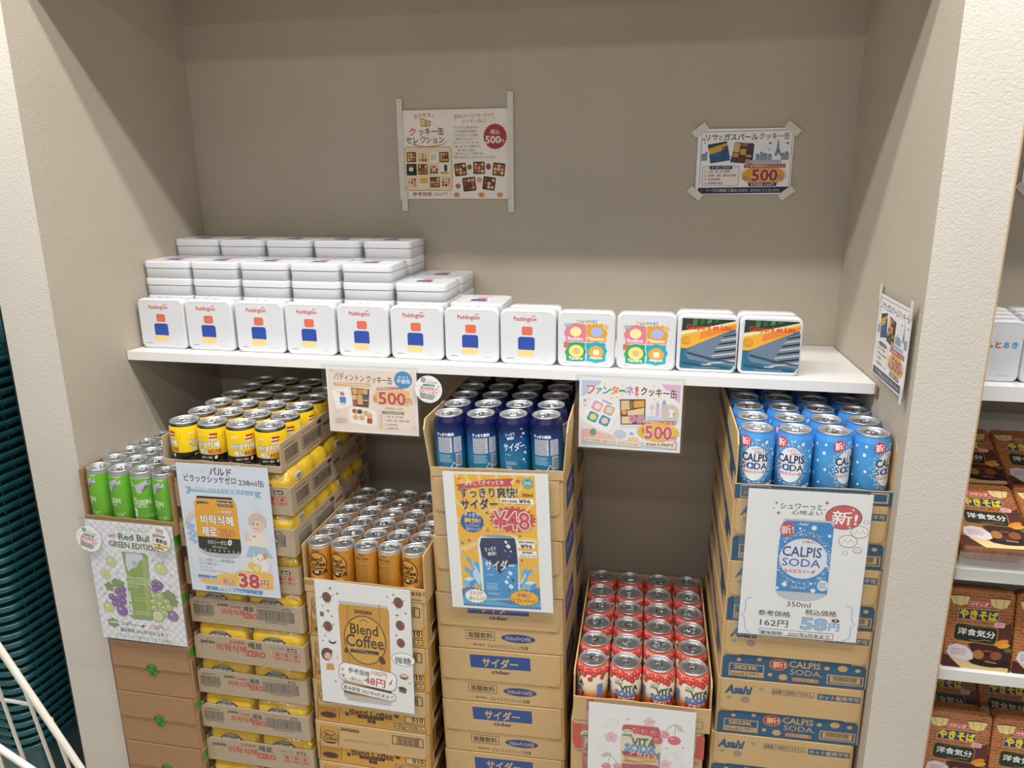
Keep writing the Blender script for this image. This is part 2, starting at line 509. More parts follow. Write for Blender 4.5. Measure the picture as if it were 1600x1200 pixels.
# bear tin: lettering as printed; the figure is replaced by a plain panel in its colours
c = [(75, 545), (475, 560), (510, 982), (115, 970)]
a = Art(TW, TH, c)
a.T('Paddington', 263, 628, 162, '#c43a34', h=38, b=0.02)
a.L([(308, 612), (318, 600), (336, 604)], 5, '#c8433c')
a.R(285, 715, 78, 62, '#dd7155', 14)
a.R(288, 815, 120, 100, '#2f4fa6', 18)
a.R(288, 888, 120, 50, '#f0cf8d', 14)
a.D(178, 926, 52, 9, 1, '#4a4a4a', 0.6); a.D(425, 938, 52, 5, 1, '#8a8a8a', 0.6)
bear = tin_proto(a, 'x')
# plush pals tin: four colour panels, names as printed
a = Art(TW, TH, [(105, 290), (880, 300), (865, 1068), (95, 1045)])
for k in range(13):
    a.L([(150 + 52 * k, 360), (150 + 52 * k, 980)], 2, '#e2ecf2')
for k in range(12):
    a.L([(150, 365 + 54 * k), (800, 370 + 54 * k)], 2, '#e2ecf2')
def blob(a, pts, col): a.P(pts, col)
a.P([(208, 480), (240, 455), (300, 462), (330, 450), (478, 470), (488, 540), (478, 575), (490, 600), (475, 707), (350, 695), (210, 710), (212, 640), (190, 600), (195, 560), (212, 540)], '#dd8291')
a.P([(488, 480), (520, 455), (560, 470), (620, 455), (660, 470), (700, 455), (740, 480), (755, 540), (775, 580), (755, 640), (748, 712), (620, 702), (485, 710), (498, 600), (484, 575), (498, 540)], '#e4a035')
a.P([(212, 722), (300, 718), (340, 708), (470, 722), (468, 800), (492, 845), (470, 880), (470, 970), (340, 978), (212, 965), (216, 900), (195, 850), (218, 800)], '#3f9d6e')
a.P([(484, 720), (560, 722), (620, 704), (680, 722), (745, 724), (745, 780), (772, 830), (745, 880), (745, 970), (660, 985), (610, 998), (560, 978), (482, 970), (498, 880), (496, 820), (482, 790)], '#2fa9bd')
a.E(345, 570, 76, 66, '#f0e9a4'); a.E(628, 570, 82, 66, '#a9b9e6'); a.E(350, 835, 100, 88, '#ece07f'); a.E(620, 850, 100, 92, '#e8a848')
a.R(350, 835, 90, 80, '#d8b98c', 30); a.R(620, 850, 80, 76, '#e9f0e4', 26)
a.R(235, 477, 84, 42, '#8fc7bb', 6, 6); a.E(748, 498, 40, 40, '#e8c99e'); a.O(748, 498, 22, 22, 7, '#b5835c'); a.R(213, 750, 62, 78, '#c47a4e', 4, -4)
for t, x, y, w in (('Ruchiro', 340, 662, 205), ('Mimomo', 615, 664, 225), ('Yacoro', 340, 930, 190), ('Akpun', 615, 930, 170)):
    a.T(t, x, y, w, '#ffffff', h=44, b=0.02)
for ch, x, y, col in (('フ', 368, 432, '#e8a030'), ('ァ', 415, 442, '#58a868'), ('ン', 450, 432, '#3a9e6e'), ('タ', 496, 430, '#e88a3a'), ('～', 540, 428, '#5a8ed0'), ('ネ', 585, 432, '#3f8fc8'), ('!', 624, 428, '#8a62b8')):
    a.T(ch, x, y, 38 if ch != '!' else 9, col, h=48 if ch not in '～ァ' else 30, b=0.025)
a.D(215, 996, 80, 9, 1, '#555555', 0.7); a.D(755, 1010, 45, 9, 1, '#555555', 0.7)
pals = tin_proto(a, 'x')
# dogs tin: a plain banded picture in its colours, lettering as printed
a = Art(TW, TH, [(88, 125), (512, 135), (485, 555), (75, 520)])
def q(x, y): return (x, y)
a.P([(118, 150), (492, 165), (478, 530), (98, 498)], '#2c6a88')
a.P([(118, 150), (492, 165), (491, 178), (330, 205), (112, 240)], '#2b3b2f')
for k, col in enumerate(('#3c7a43', '#34633c', '#4a8a48', '#3a6c40')):
    x = 190 + 50 * k; a.P([(x, 156 + k * 2), (x + 30, 157 + k * 2), (x + 24, 200 - k * 8), (x - 6, 206 - k * 8)], col)
a.P([(112, 240), (330, 205), (491, 178), (489, 228), (400, 262), (300, 300), (220, 335), (150, 362), (104, 358)], '#eeb03c')
a.P([(112, 240), (250, 222), (491, 172), (491, 186), (250, 240), (110, 268)], '#e9e2b0')
a.P([(240, 250), (489, 200), (489, 226), (400, 255), (230, 300)], '#e8893b')
a.P([(470, 252), (489, 244), (482, 500), (300, 470), (160, 440), (135, 400), (150, 372), (210, 335), (330, 290)], '#6d8296')
for k in range(8):
    y = 268 + 27 * k
    a.P([(400 - 16 * k, y + 12), (488 - k, y - 4), (487 - k, y + 8), (392 - 16 * k, y + 22)], '#22303b' if k % 2 == 0 else '#c9c2b4')
a.P([(150, 385), (330, 440), (470, 470), (470, 478), (320, 452), (146, 398)], '#2f5068')
a.P([(120, 455), (300, 492), (440, 508), (440, 516), (300, 502), (118, 466)], '#1f4c63')
a.O(140, 308, 32, 28, 5, '#a8862f'); a.O(138, 310, 16, 14, 4, '#a8862f')
a.T('Gaspard et Lisa', 297, 222, 306, '#d8432f', h=46, b=0.02)
a.T('COOKIE UP', 278, 480, 64, '#f4f4f4', h=10, b=0.02); a.D(275, 500, 190, 6, 1, '#b8c6cf', 0.6)
dogs = tin_proto(a, 'x')

TX = [-0.010, 0.112, 0.236, 0.359, 0.482, 0.605, 0.727, 0.847, 0.968, 1.089, 1.208, 1.327]
YT = [-0.2545 - 0.0009 * i for i in range(12)]
place = ['at the left end', 'second from the left', 'third from the left', 'fourth from the left', 'fifth from the left', 'sixth from the left', 'seventh from the left']
UP = (math.radians(90), 0, 0)
G_UP = 'cookie tins standing along the front of the shelf'
for i in range(8):
    lb = f'upright white tin with blue picture, {place[i]}' if i < 7 else 'upright white tin with blue picture, directly left of the four-panel tins'
    bear.put(lb, (TX[i] + random.uniform(-.001, .001), YT[i] + TT, ZS), UP, G_UP)
bear.put('white tin standing hidden behind the upright tin left of the four-panel tins', (TX[7] + 0.006, YT[7] + 2 * TT + 0.003, ZS), UP, G_UP)
pals.put('upright tin with pink, orange, green and blue panels, the left one', (TX[8], YT[8] + TT, ZS), UP, G_UP)
pals.put('upright tin with pink, orange, green and blue panels, the right one', (TX[9], YT[9] + TT, ZS), UP, G_UP)
dogs.put('upright tin with yellow and blue striped picture, beside the four-panel tin', (TX[10], YT[10] + TT, ZS), UP, G_UP)
dogs.put('upright tin with yellow and blue striped picture, at the right end of the row', (TX[11], YT[11] + TT, ZS), UP, G_UP)
dogs.put('white tin standing behind the left one of the striped picture tins', (TX[10] - 0.004, YT[10] + 2 * TT + 0.003, ZS), UP, G_UP)
dogs.put('white tin standing behind the rightmost striped picture tin', (TX[11] - 0.004, YT[11] + 2 * TT + 0.003, ZS), UP, G_UP)
G_LY = 'white cookie tins lying in stacks behind the front row'
YL = [-0.2135, -0.0965]
for ci in range(7):
    x0 = [-0.014, 0.1075, 0.231, 0.3545, 0.478, 0.601, 0.724][ci]
    for row in (0, 1):
        n = (5, 6)[row] if ci < 5 else (4, 4)[row] if ci == 5 else (3, 0)[row]
        for k in range(n):
            xx = max(x0 + (0.004 if row else 0), wl(YL[row]) + 0.001) if ci == 0 else x0 + (0.004 if row else 0)
            lv = n - 1 - k
            lb = ('topmost' if lv == 0 else ORD[lv] + ' from the top') + f' white tin lying in the {"back" if row else "front"} stack, {ORD[ci]} column from the left'
            bear.put(lb, (xx + random.uniform(-.0008, .0008), YL[row] + random.uniform(0, .0008), ZS + k * TT), (0, 0, 0), G_LY)

# ------------------------------------------------------------------ drink cans
def can_proto(name, label, H, R, bands, art, lid_r=None, art_z0=None, beads=False, rim=0.0012, steel_straight=False):
    """bands: [(z0, z1, material)] from the foot up"""
    r = thing(name, label, 'can')
    lr = lid_r or R * 0.84
    if steel_straight:
        prof = [(R * 0.90, 0.0), (R * 0.985, 0.0012), (R * 0.985, 0.003), (R, 0.005), (R, H - 0.0085), (lr + 0.0004, H - 0.0035)]
    else:
        s = min(0.016, H * 0.14)
        prof = [(R * 0.74, 0.0), (R * 0.78, 0.0015), (R * 0.93, 0.0065), (R, 0.0125), (R, H - s)]
        if beads:
            prof = prof[:-1]
            z = H - 0.036; prof.append((R, z))
            for k in range(4):
                prof += [(R, z + 0.0012), (R - 0.0009, z + 0.0026), (R, z + 0.004)]; z += 0.0048
            prof.append((R, H - s))
        prof += [(R - 0.0012, H - s + 0.003), (R - (R - lr) * 0.6, H - s + 0.0085), (lr + 0.0003, H - 0.0042), (lr + 0.0001, H - 0.003)]
    zs = [p[1] for p in prof]
    def rf(z): return float(np.interp(z, zs, [p[0] for p in prof]))
    mb = MB()
    for z0, z1, m in bands:
        pts = [(rf(z0), z0)] + [p for p in prof if z0 < p[1] < z1] + [(rf(z1), z1)]
        mb.lathe(pts, m, 36, cap0=(z0 <= 0))
    if art: art.wrap(mb, rf, art_z0 if art_z0 is not None else 0.0, can_ink)
    mb.build('body', r)
    mb = MB(); st = steel()
    top = H
    mb.lathe([(lr, H - 0.0035), (lr + rim * 0.6, H - 0.0028), (lr + rim * 0.7, top - 0.0008), (lr + rim * 0.3, top), (lr - 0.0006, top - 0.0002), (lr - 0.0012, top - 0.0012), (lr - 0.0024, H - 0.0052)], st, 36)
    lpn = lid_panel(); tb = tab_metal()
    mb.lathe([(lr - 0.0024, H - 0.0052), (lr - 0.0036, H - 0.0058), (lr - 0.0046, H - 0.0042), (lr - 0.006, H - 0.0038), (lr * 0.45, H - 0.0040), (0.0001, H - 0.0040)], lpn, 36)
    zc = H - 0.0039
    sc = lr / 0.027
    mb.tube([(0.0095 * sc * math.cos(t), -0.010 * sc + 0.0085 * sc * math.sin(t), zc) for t in [2 * math.pi * k / 16 for k in range(16)]], 0.0004, lpn, 5, True)
    mb.build('lid', r)
    mb = MB()
    def ring(y0, y1, hw, t, n=14):
        cy, ry = (y0 + y1) / 2, (y1 - y0) / 2
        o = [(hw * math.copysign(abs(math.cos(2 * math.pi * k / n)) ** .7, math.cos(2 * math.pi * k / n)), cy + ry * math.copysign(abs(math.sin(2 * math.pi * k / n)) ** .7, math.sin(2 * math.pi * k / n))) for k in range(n)]
        mb.tube([(x * sc, y * sc, zc + 0.0016) for x, y in o], t, tb, 6, True)
    ring(0.001, 0.0145, 0.0068, 0.0009)
    mb.rbox(-0.0062 * sc, -0.0065 * sc, zc + 0.0006, 0.0062 * sc, 0.003 * sc, zc + 0.002, tb, 0.0007, 1)
    mb.lathe([(0.0022, zc), (0.0022, zc + 0.0026), (0.0001, zc + 0.003)], tb, 10)
    mb.build('pull_tab', r)
    return Proto(r)

C = 2 * math.pi
# --- white and blue yoghurt soda
R = 0.0324; Hc = 0.122; cw = C * R * 1000
a = Art(C * R, Hc); mid = cw / 2
rnd = random.Random(3)
a.E(mid, 60, 23, 33, '#eef2f7', 28)
for k in range(330):
    t = rnd.uniform(0, 6.283); d = 1 + abs(rnd.gauss(0.08, 0.16))
    x, y = mid + 24 * d * math.cos(t), 60 + 34 * d * math.sin(t)
    if 17 < y < 112: a.E(x, y, *(2 * [rnd.uniform(.35, .95)]), '#e8eff8', 5)
for x, y, rr in ((30, 30, 3), (60, 20, 2.4), (113, 24, 1.6), (121, 20, 3.2), (134, 34, 2), (139, 45, 3), (146, 75, 3.2), (138, 98, 2.6), (66, 102, 2.4), (72, 112, 3), (131, 112, 2), (20, 60, 3), (12, 90, 3.6), (26, 98, 2), (38, 78, 2), (160, 34, 3.4), (172, 60, 2.4), (186, 92, 3.4), (196, 40, 2.6), (165, 100, 3), (8, 36, 2.2), (47, 52, 2.6), (52, 92, 2), (148, 26, 3.4), (152, 60, 2), (156, 84, 3), (150, 102, 2.2), (165, 48, 2.6), (172, 26, 2.4), (178, 76, 2), (182, 44, 3), (190, 64, 2.2), (198, 24, 3), (202, 78, 2.8), (62, 66, 2.4), (58, 36, 3), (42, 22, 2.4), (12, 18, 2.6), (28, 46, 2)):
    a.E(x, y, rr, rr * 1.1, '#edf2f8', 14)
a.E(mid - 19, 20.5, 10.5, 10.5, '#cf2f33', 24); a.T('新!', mid - 19, 20.5, 15, '#ffffff', h=14, b=0.02, rot=8)
a.T('Asahi', mid + 2, 15.5, 11, '#e9eef5', b=0.02, sh=.2)
a.T('シュワーっと', mid + 6, 32, 26, '#d0483a', h=5, b=.02, rot=4); a.T('心地よい', mid + 7, 38, 18, '#d0483a', h=4.6, b=.02, rot=2)
a.T('CALPIS', mid, 49, 46, '#16214f', h=14.5, b=0.025); a.T('SODA', mid, 65, 45, '#16214f', h=12, b=0.012)
a.O(mid - 6, 65, 6.6, 6.4, 2, '#2d6fc0'); a.T('カルピスソーダ', mid, 76.5, 38, '#cc2f30', h=6, b=.04, rot=0)
a.R(17, 98, 24, 16, '#dfe6ef', .6); a.D(17, 98, 22, 14, 6, '#3a4a70'); a.E(mid + 28, 107, 8, 9, '#e9eef5'); a.D(mid + 28, 107, 10, 9, 4, '#4a62a0')
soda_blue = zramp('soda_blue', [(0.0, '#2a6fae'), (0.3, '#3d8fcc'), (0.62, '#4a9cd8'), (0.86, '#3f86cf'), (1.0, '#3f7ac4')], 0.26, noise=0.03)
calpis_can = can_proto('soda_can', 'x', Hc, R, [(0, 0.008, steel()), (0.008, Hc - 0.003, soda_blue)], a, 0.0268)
# --- navy cider
a = Art(C * R, Hc); 
for x, y, s_, col in ((mid + 17, 25, 5, '#eef3fa'), (mid + 21, 33, 6, '#eef3fa'), (mid + 16, 40, 4, '#c9b8d8'), (mid + 21, 46, 6, '#2c66b4'), (mid + 15, 52, 3, '#dfe8f4'), (mid + 24, 74, 6, '#e6eef8'), (mid + 20, 88, 5, '#e6eef8'), (mid + 24, 95, 4, '#7ec2e0'), (mid + 21, 103, 5, '#2c76b8'), (mid + 26, 64, 3, '#7ec2e0')):
    a.R(x, y, s_ * .8, s_, col, 0, 40)
a.E(mid - 8, 36, 12, 8, '#1f5aa6', 20); a.T('すっきり', mid - 7, 34, 19, '#eaf2fa', h=6, b=.05, rot=10); a.T('爽快!', mid - 6, 42, 14, '#eaf2fa', h=6, b=.05, rot=10)
a.T('サイダー', mid + 1, 60, 44, '#f3f6fa', h=17, b=.02, sh=.15, rot=4)
a.T('cider', mid - 12, 76, 14, '#d2e4f2', h=3)
a.D(mid - 6, 94, 24, 8, 3, '#cfe4f2'); a.D(mid - 10, 104, 14, 9, 3, '#cfe4f2'); a.L([(mid - 18, 84), (mid - 15, 103), (mid, 110), (mid + 14, 104)], .5, '#6fd0dc')
for bx, sw in ((20, 30), (47, 17)):
    a.R(bx, 60, sw, 32, '#c9ccd6'); a.D(bx, 60, sw - 3, 30, 9, '#44506a')
a.T('すっきり爽快!', 22, 38, 36, '#eef3fa', h=7, b=.06); a.D(20, 88, 30, 18, 7, '#bfe0ee'); a.R(48, 92, 13, 26, '#ccd2da'); a.BC(48, 92, 11, 22, '#3a4a5e', 16, 0)
a.L([(30, 108), (37, 96), (44, 108), (30, 108)], 1.6, '#e8f2f8'); a.R(18, 110, 28, 7, '#dde4ea')
cider_ink = zramp('cider_ink', [(0.0, '#2389b0'), (0.26, '#1a78aa'), (0.48, '#164886'), (0.64, '#131d50'), (1.0, '#11153c')], 0.24)
cider_can = can_proto('cider_can', 'x', Hc, R, [(0, 0.006, steel()), (0.006, Hc - 0.003, cider_ink)], a, 0.0272, beads=True)
# --- red cherry vitamin soda
a = Art(C * R, Hc)
rnd = random.Random(11)
for k in [q for p_ in (0, 1) for q in range(p_, 30, 2)]:
    x = 4 + k * cw / 30; y = 15 + rnd.uniform(-2, 3) + (5 if k % 3 == 0 else 0)
    a.E(x, y, 6.2, 6.4, '#b92a2c', 16); a.E(x + .3, y - .3, 5.4, 5.6, '#d8443e', 16); a.E(x - 1.4, y - 2, 1.3, 1, '#f6c9c0', 8)
for k in range(8):
    x = 12 + k * cw / 8; a.E(x, 27 + (k % 2) * 3, 5.4, 5.6, '#c93632', 16); a.E(x - 1.3, 25, 1.2, 1, '#f3bdb4', 8); a.E(x + 6, 23, 4.5, 1.8, '#4c8a4e', 10, 30)
for off in (mid, 12):
    a.E(off - 18, 31, 8.5, 8.5, '#eef1e6', 20); a.T('1日分の', off - 18, 28.5, 13, '#2a5a3a', h=4, b=.03); a.R(off - 18, 35, 15, 5, '#2e6b45', 2); a.T('ビタミン', off - 18, 35, 12, '#e8f0e0', h=3.2, b=.02)
    a.T('VITA', off + 5, 43, 36, '#27523c', h=11.5, b=.05); a.T('SODA', off - 1, 56, 45, '#2c7cc0', h=12.5, b=.06)
    a.P([(off - 26, 62), (off + 26, 62), (off + 23, 73), (off - 23, 73)], '#a92c2c'); a.T('アセロラ', off, 67.5, 36, '#f4e6da', h=7.5, b=.04)
    a.P([(off - 24, 76), (off + 24, 76), (off + 20, 83), (off - 20, 83)], '#e09040'); a.D(off, 79, 32, 4, 2, '#f8ead0')
for x in (58, 160): 
    a.R(x, 56, 14, 30, '#7f9cd0', 1); a.D(x, 56, 12, 28, 8, '#3a4a7a')
vita_ink = zramp('vita_ink', [(0.0, '#8e2f26'), (0.22, '#c7552f'), (0.36, '#dc7d34'), (0.46, '#ead9b8'), (0.66, '#efe2cc'), (0.76, '#d4564a'), (1.0, '#a92826')], 0.27)
vita_can = can_proto('soda_can', 'x', Hc, R, [(0, 0.006, steel()), (0.006, Hc - 0.003, vita_ink)], a, 0.0268)
# --- gold coffee
R2 = 0.0257; H2 = 0.1045; cw2 = C * R2 * 1000; m2 = cw2 / 2
a = Art(C * R2, H2)
for x in (m2 - 17, m2 + 19, m2 + 50, m2 - 50):
    a.L([(x, 2), (x, 100)], .7, '#4a2c12')
a.R(m2 + 1, 50, 35, 97, '#e0a040'); 
for off in (m2, ):
    a.T('SANGARIA', off + 1, 13, 17, '#3a2414', h=2.8, b=.04)
    a.E(off + 1, 43, 21, 26, '#d99a3a', 28); a.O(off + 1, 43, 22.6, 27.6, 2.4, '#4a2c12'); a.T('Blend', off, 32, 26, '#34200f', h=10, b=.035); a.T('Coffee', off + 1, 44, 36, '#34200f', h=11, b=.035)
    a.P([(off - 15, 52), (off + 14, 52), (off + 16, 56), (off - 13, 56)], '#3a2212'); a.T('ブレンドコーヒー', off, 54, 24, '#e6c88a', h=2.5); a.P([(off - 12, 59), (off + 13, 59), (off + 8, 66), (off, 69), (off - 8, 66)], '#3a2212'); a.T('微糖', off, 62.5, 9, '#f6ead4', h=4.5, b=.04)
    a.E(off + 19, 61, 4.2, 5.4, '#3a2010', 14, 25); a.L([(off + 17, 57), (off + 21, 65)], .6, '#c08a4a')
    a.D(off - 2, 82, 20, 10, 3, '#6b4718')
for off in (m2 + 58, m2 - 58):
    a.T('SANGARIA', off, 13, 15, '#3a2414', h=2.6, b=.04); a.T('Blend Coffee', off, 21, 30, '#3c2414', h=6, b=.02); a.T('ブレンドコーヒー', off, 28, 26, '#3c2414', h=3, b=.05); a.D(off, 58, 30, 48, 14, '#7c5520'); a.D(off, 90, 28, 10, 3, '#7c5520')
gold = noise_mat('gold_print', '#c58428', '#cb8b2b', 40, 0.3)
coffee_can = can_proto('coffee_can', 'x', H2, R2, [(0, 0.003, steel()), (0.003, H2 - 0.0085, gold), (H2 - 0.0085, H2 - 0.0035, steel())], a, R2 - 0.0008, rim=0.0012, steel_straight=True)
# --- yellow rice drink with black foot
R3 = 0.0321; H3 = 0.0885; cw3 = C * R3 * 1000; m3 = cw3 / 2
a = Art(C * R3, H3)
yel = noise_mat('yellow_print', '#f2cb16', '#f5d11e', 20, 0.26)
for off in (m3, 26, cw3 - 26):
    for k in range(9):
        x = off - 26 + 6.5 * k; a.L([(x, 60), (x + 8, 22)], .9, '#e3b60e')
    a.T('paldo', off - 16, 23, 13, '#f8f3e0', h=5, b=.05); a.R(off + 15, 20, 16, 4.6, '#c63a2c', 1); a.T('Korea', off + 12, 23.5, 13, '#ffffff', h=3.4, b=.06); a.R(off + 14, 26.6, 16, 2.6, '#7a3020')
    a.T('お米飲料', off + 10, 32, 20, '#f6e6da', h=4.6, b=.05, o='#d97a5a')
    a.T('비락식혜', off, 43, 49, '#ffffff', h=12.5, b=.045, o='#3a2a20', oo=.05)
    a.T('제로', off - 9, 58, 22, '#ffffff', h=11, b=.04, o='#3a2a20', oo=.05); a.R(off + 15, 57, 25, 8.5, '#a82a22', 1); a.T('ZERO', off + 15, 57, 22, '#e9b04a', h=6.4, b=.02)
    a.T('カロリーゼロ', off - 4, 70, 24, '#f4f0e4', h=5, b=.03); a.T('0', off + 16, 70, 4.6, '#f4f0e4', h=7, b=.05, sh=.2); a.D(off, 77.5, 22, 3.5, 1, '#cfc9b8')
a.R(mid - 47, 64, 11, 26, '#e8e4d6'); a.BC(mid - 47, 64, 8, 22, '#222222', 14)
rice_can = can_proto('rice_drink_can', 'x', H3, R3, [(0, 0.004, steel()), (0.004, 0.0245, ink('#16130f', .28)), (0.0245, H3 - 0.0082, yel), (H3 - 0.0082, H3 - 0.003, ink('#1a1712', .3))], a, 0.0290)
# --- green slim energy drink
R4 = 0.0259; H4 = 0.134; cw4 = C * R4 * 1000; m4 = cw4 / 2
a = Art(C * R4, H4)
grn = noise_mat('green_print', '#62a62c', '#6aae32', 25, 0.26)
sil = '#b9bdbf'
for off in (m4, m4 + 82, 0):
    a.P([(off - 22, 12), (off + 30, 12), (off + 30, 28), (off + 24, 30), (off + 14, 26), (off + 8, 44), (off - 2, 48), (off - 8, 30), (off - 16, 32)], sil)
    a.T('THE', off - 12, 58, 9, '#f2f6ea', h=3.6, b=.04); a.T('GREEN', off + 2, 67, 39, '#eaf4da', h=9.5, b=.05); a.T('GREEN', off + 2, 67, 37.5, '#62a62c', h=8, b=0); a.T('EDITION', off - 2, 77, 30, '#dcebcc', h=4.6, b=.01)
    a.T('Red Bull', off - 14, 104, 42, '#f0f5e8', h=9, b=.05, rot=90)
    a.L([(off + 4, 100), (off + 34, 103)], .5, '#d4e8c0'); a.D(off + 20, 97, 22, 3, 1, '#c8e0b0'); a.S(off + 22, 100, 2, 2, 4, .4, '#eaf4da')
energy_can = can_proto('energy_drink_can', 'x', H4, R4, [(0, 0.005, steel()), (0.005, H4 - 0.011, grn), (H4 - 0.011, H4 - 0.003, noise_mat('silver_print', '#b4b8ba', '#bec2c4', 30, .28, metal=.5))], a, 0.0240)

# ------------------------------------------------------------------ where the stacks stand: can (0,0) centre, can-top height, turn, can pitch, columns, rows
STK = {
    'calpis': (1.3575, -0.4162, 1.1336, 0.038, 0.0659, 4, 6, Hc, 0.0),
    'cider':  (0.7685, -0.3740, 1.1130, 0.013, 0.0662, 4, 6, Hc, -0.032),
    'coffee': (0.4850, -0.4251, 0.8287, 0.003, 0.0525, 5, 6, H2, 0.0),
    'vita':   (1.0720, -0.4380, 0.6300, 0.036, 0.0662, 4, 6, Hc, 0.0),
    'paldo':  (0.2003, -0.4293, 1.0838, 0.002, 0.0656, 4, 6, H3, 0.0),
    'redbull': (-0.0080, -0.4520, 0.9720, 0.012, 0.0528, 4, 6, H4, 0.0),
}
WALLT = 0.003
def frame(k):
    x, y, zt, a, p, n, m, H, tl = STK[k]
    ca, sa = math.cos(a), math.sin(a); o = p / 2 + WALLT
    ox, oy = x - o * ca + o * sa, y - o * sa - o * ca
    def g(u, v=0.0, z=0.0): return (ox + u * ca - v * sa, oy + u * sa + v * ca, z - math.tan(tl) * u)
    return g, a, n * p + 2 * WALLT, m * p + 2 * WALLT, zt - H, tl
def side_word(i, n):
    if i == 0: return 'leftmost'
    if i == n - 1: return 'rightmost'
    return ORD[i] + ' from the left'
def row_word(j, m):
    return 'front row' if j == 0 else 'back row' if j == m - 1 else ORD[j] + ' row'
def fill(k, proto, word, group, angs, jit=1.0):
    x, y, zt, a, p, n, m, H, tl = STK[k]
    g = frame(k)[0]
    rnd = random.Random(len(word))
    for j in range(m):
        for i in range(n):
            P = g(WALLT + p * (i + .5), WALLT + p * (j + .5), zt - H)
            t = math.radians(angs[i]) if j == 0 else rnd.uniform(-3.14, 3.14)
            proto.put(f'{word}, {row_word(j, m)}, {side_word(i, n)}', P, tuple((Matrix.Rotation(a, 3, 'Z') @ Matrix.Rotation(tl, 3, 'Y') @ Matrix.Rotation(t, 3, 'Z')).to_euler()), group)
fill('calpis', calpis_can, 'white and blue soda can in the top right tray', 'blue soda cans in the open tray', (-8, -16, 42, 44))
fill('cider', cider_can, 'navy blue cider can in the middle tray', 'navy cider cans in the open tray', (138, 150, 8, 132))
fill('coffee', coffee_can, 'gold coffee can in the low tray', 'gold coffee cans in the open tray', (0, -16, 122, 112, -20))
fill('vita', vita_can, 'red cherry soda can in the lowest tray', 'cherry soda cans in the open tray', (-72, 6, 14, 16))
fill('paldo', rice_can, 'yellow drink can with black foot in the tray', 'yellow cans in the open tray', (-48, 4, 30, 18))
fill('redbull', energy_can, 'slim green can in the leftmost tray', 'slim green cans in the leftmost tray', (-46, -30, 8, -34))

# ------------------------------------------------------------------ open trays that hold the cans
NAVY = '#27477f'
def tray(k, label, mat, lip, side, back, zoff=0.0035, cut=0.02, flare=0.0, lip_art=None, side_art=None, left_art=None, inner=None):
    g, a, W, Dp, zb, tl = frame(k)
    r = thing('open_tray', label, 'tray', g(0, 0, zb - zoff), (0, tl, a), 'opened cartons holding loose cans')
    t = 0.0028; inn = inner or kraft_in()
    mb = MB(); mb.box(0.001, 0.001, 0, W - 0.001, Dp - 0.001, zoff - 0.0006, inn); mb.build('base', r)
    mb = MB()
    pts = [(0, 0), (W, 0), (W, lip)] + [(W * (1 - q / 14), lip + random.uniform(-.0012, .0012)) for q in range(1, 14)] + [(0, lip)]
    mb.plate(pts, 0, t, mat)
    if lip_art: lip_art.front(mb)
    mb.build('front_lip', r)
    for s_ in (0, 1):
        mb = MB()
        fl = flare if s_ else -flare
        x0, x1 = (W - t, W) if s_ else (0, t)
        pts = [(t, 0), (Dp, 0), (Dp, side), (cut, side), (t, side - cut * .9)]
        if side - lip < 0.02: pts = [(t, 0), (Dp, 0), (Dp, side), (t, side)]
        mb.plate_x(pts, x0, x1, mat)
        if flare: mb.v = [(x + fl * (z / side) * max(0, 1 - y / (Dp * .8)), y, z) for x, y, z in mb.v]
        if s_ and side_art: side_art.right(mb, W, 0, 0)
        if not s_ and left_art: left_art.left(mb, 0, Dp, 0)
        mb.build('side_wall', r)
    mb = MB(); mb.plate([(t, 0), (W - t, 0), (W - t, back), (t, back)], Dp - t, Dp - 0.0002, mat); mb.build('back_wall', r)
    return r

# ------------------------------------------------------------------ closed cartons
def carton_proto(name, label, W, Dp, H, mat, low=None, flap=None, right=None, left=None, split=0.45, notch=True, lowmat=None):
    """front: an outer flap over the upper part, the lower panel below it"""
    r = thing(name, label, 'carton')
    mb = MB(); mb.rbox(0, 0.0025, 0, W, Dp, H - 0.0006, mat, 0.0016, 1)
    if right: right.right(mb, W, 0, 0)
    if left: left.left(mb, 0, Dp, 0)
    mb.build('body', r)
    zs = H * split
    mb = MB()
    p = [(0.004, 0.001), (W - 0.004, 0.001)] + ([(W - 0.004, zs - 0.011), (W - 0.008, zs - 0.006), (W - 0.03, zs - 0.006), (W - 0.034, zs - 0.0015), (0.037, zs - 0.0015), (0.033, zs - 0.006), (0.008, zs - 0.006), (0.004, zs - 0.011)] if notch else [(W - 0.004, zs - .0018), (0.004, zs - .0018)])
    mb.plate(p, 0.0012, 0.003, lowmat or mat)
    if low: low.front(mb, 0, 0, 0.0012)
    mb.build('lower_panel', r)
    mb = MB()
    rr = 0.013
    p = [(0.006, H - 0.0012)] + ([(0.006 + rr - rr * math.cos(t), zs + 0.0 + rr - rr * math.sin(t)) for t in [math.pi / 2 * q / 5 for q in range(6)]] if notch else [(0.004, zs + .0008)]) + ([(W - 0.006 - rr + rr * math.sin(t), zs + rr - rr * math.cos(t)) for t in [math.pi / 2 * q / 5 for q in range(6)]] if notch else [(W - 0.004, zs + .0008)]) + [(W - 0.006, H - 0.0012)]
    mb.plate(p, -0.0008, 0.003, mat)
    if flap: flap.front(mb, 0, 0, -0.0008)
    mb.build('front_flap', r)
    return Proto(r)

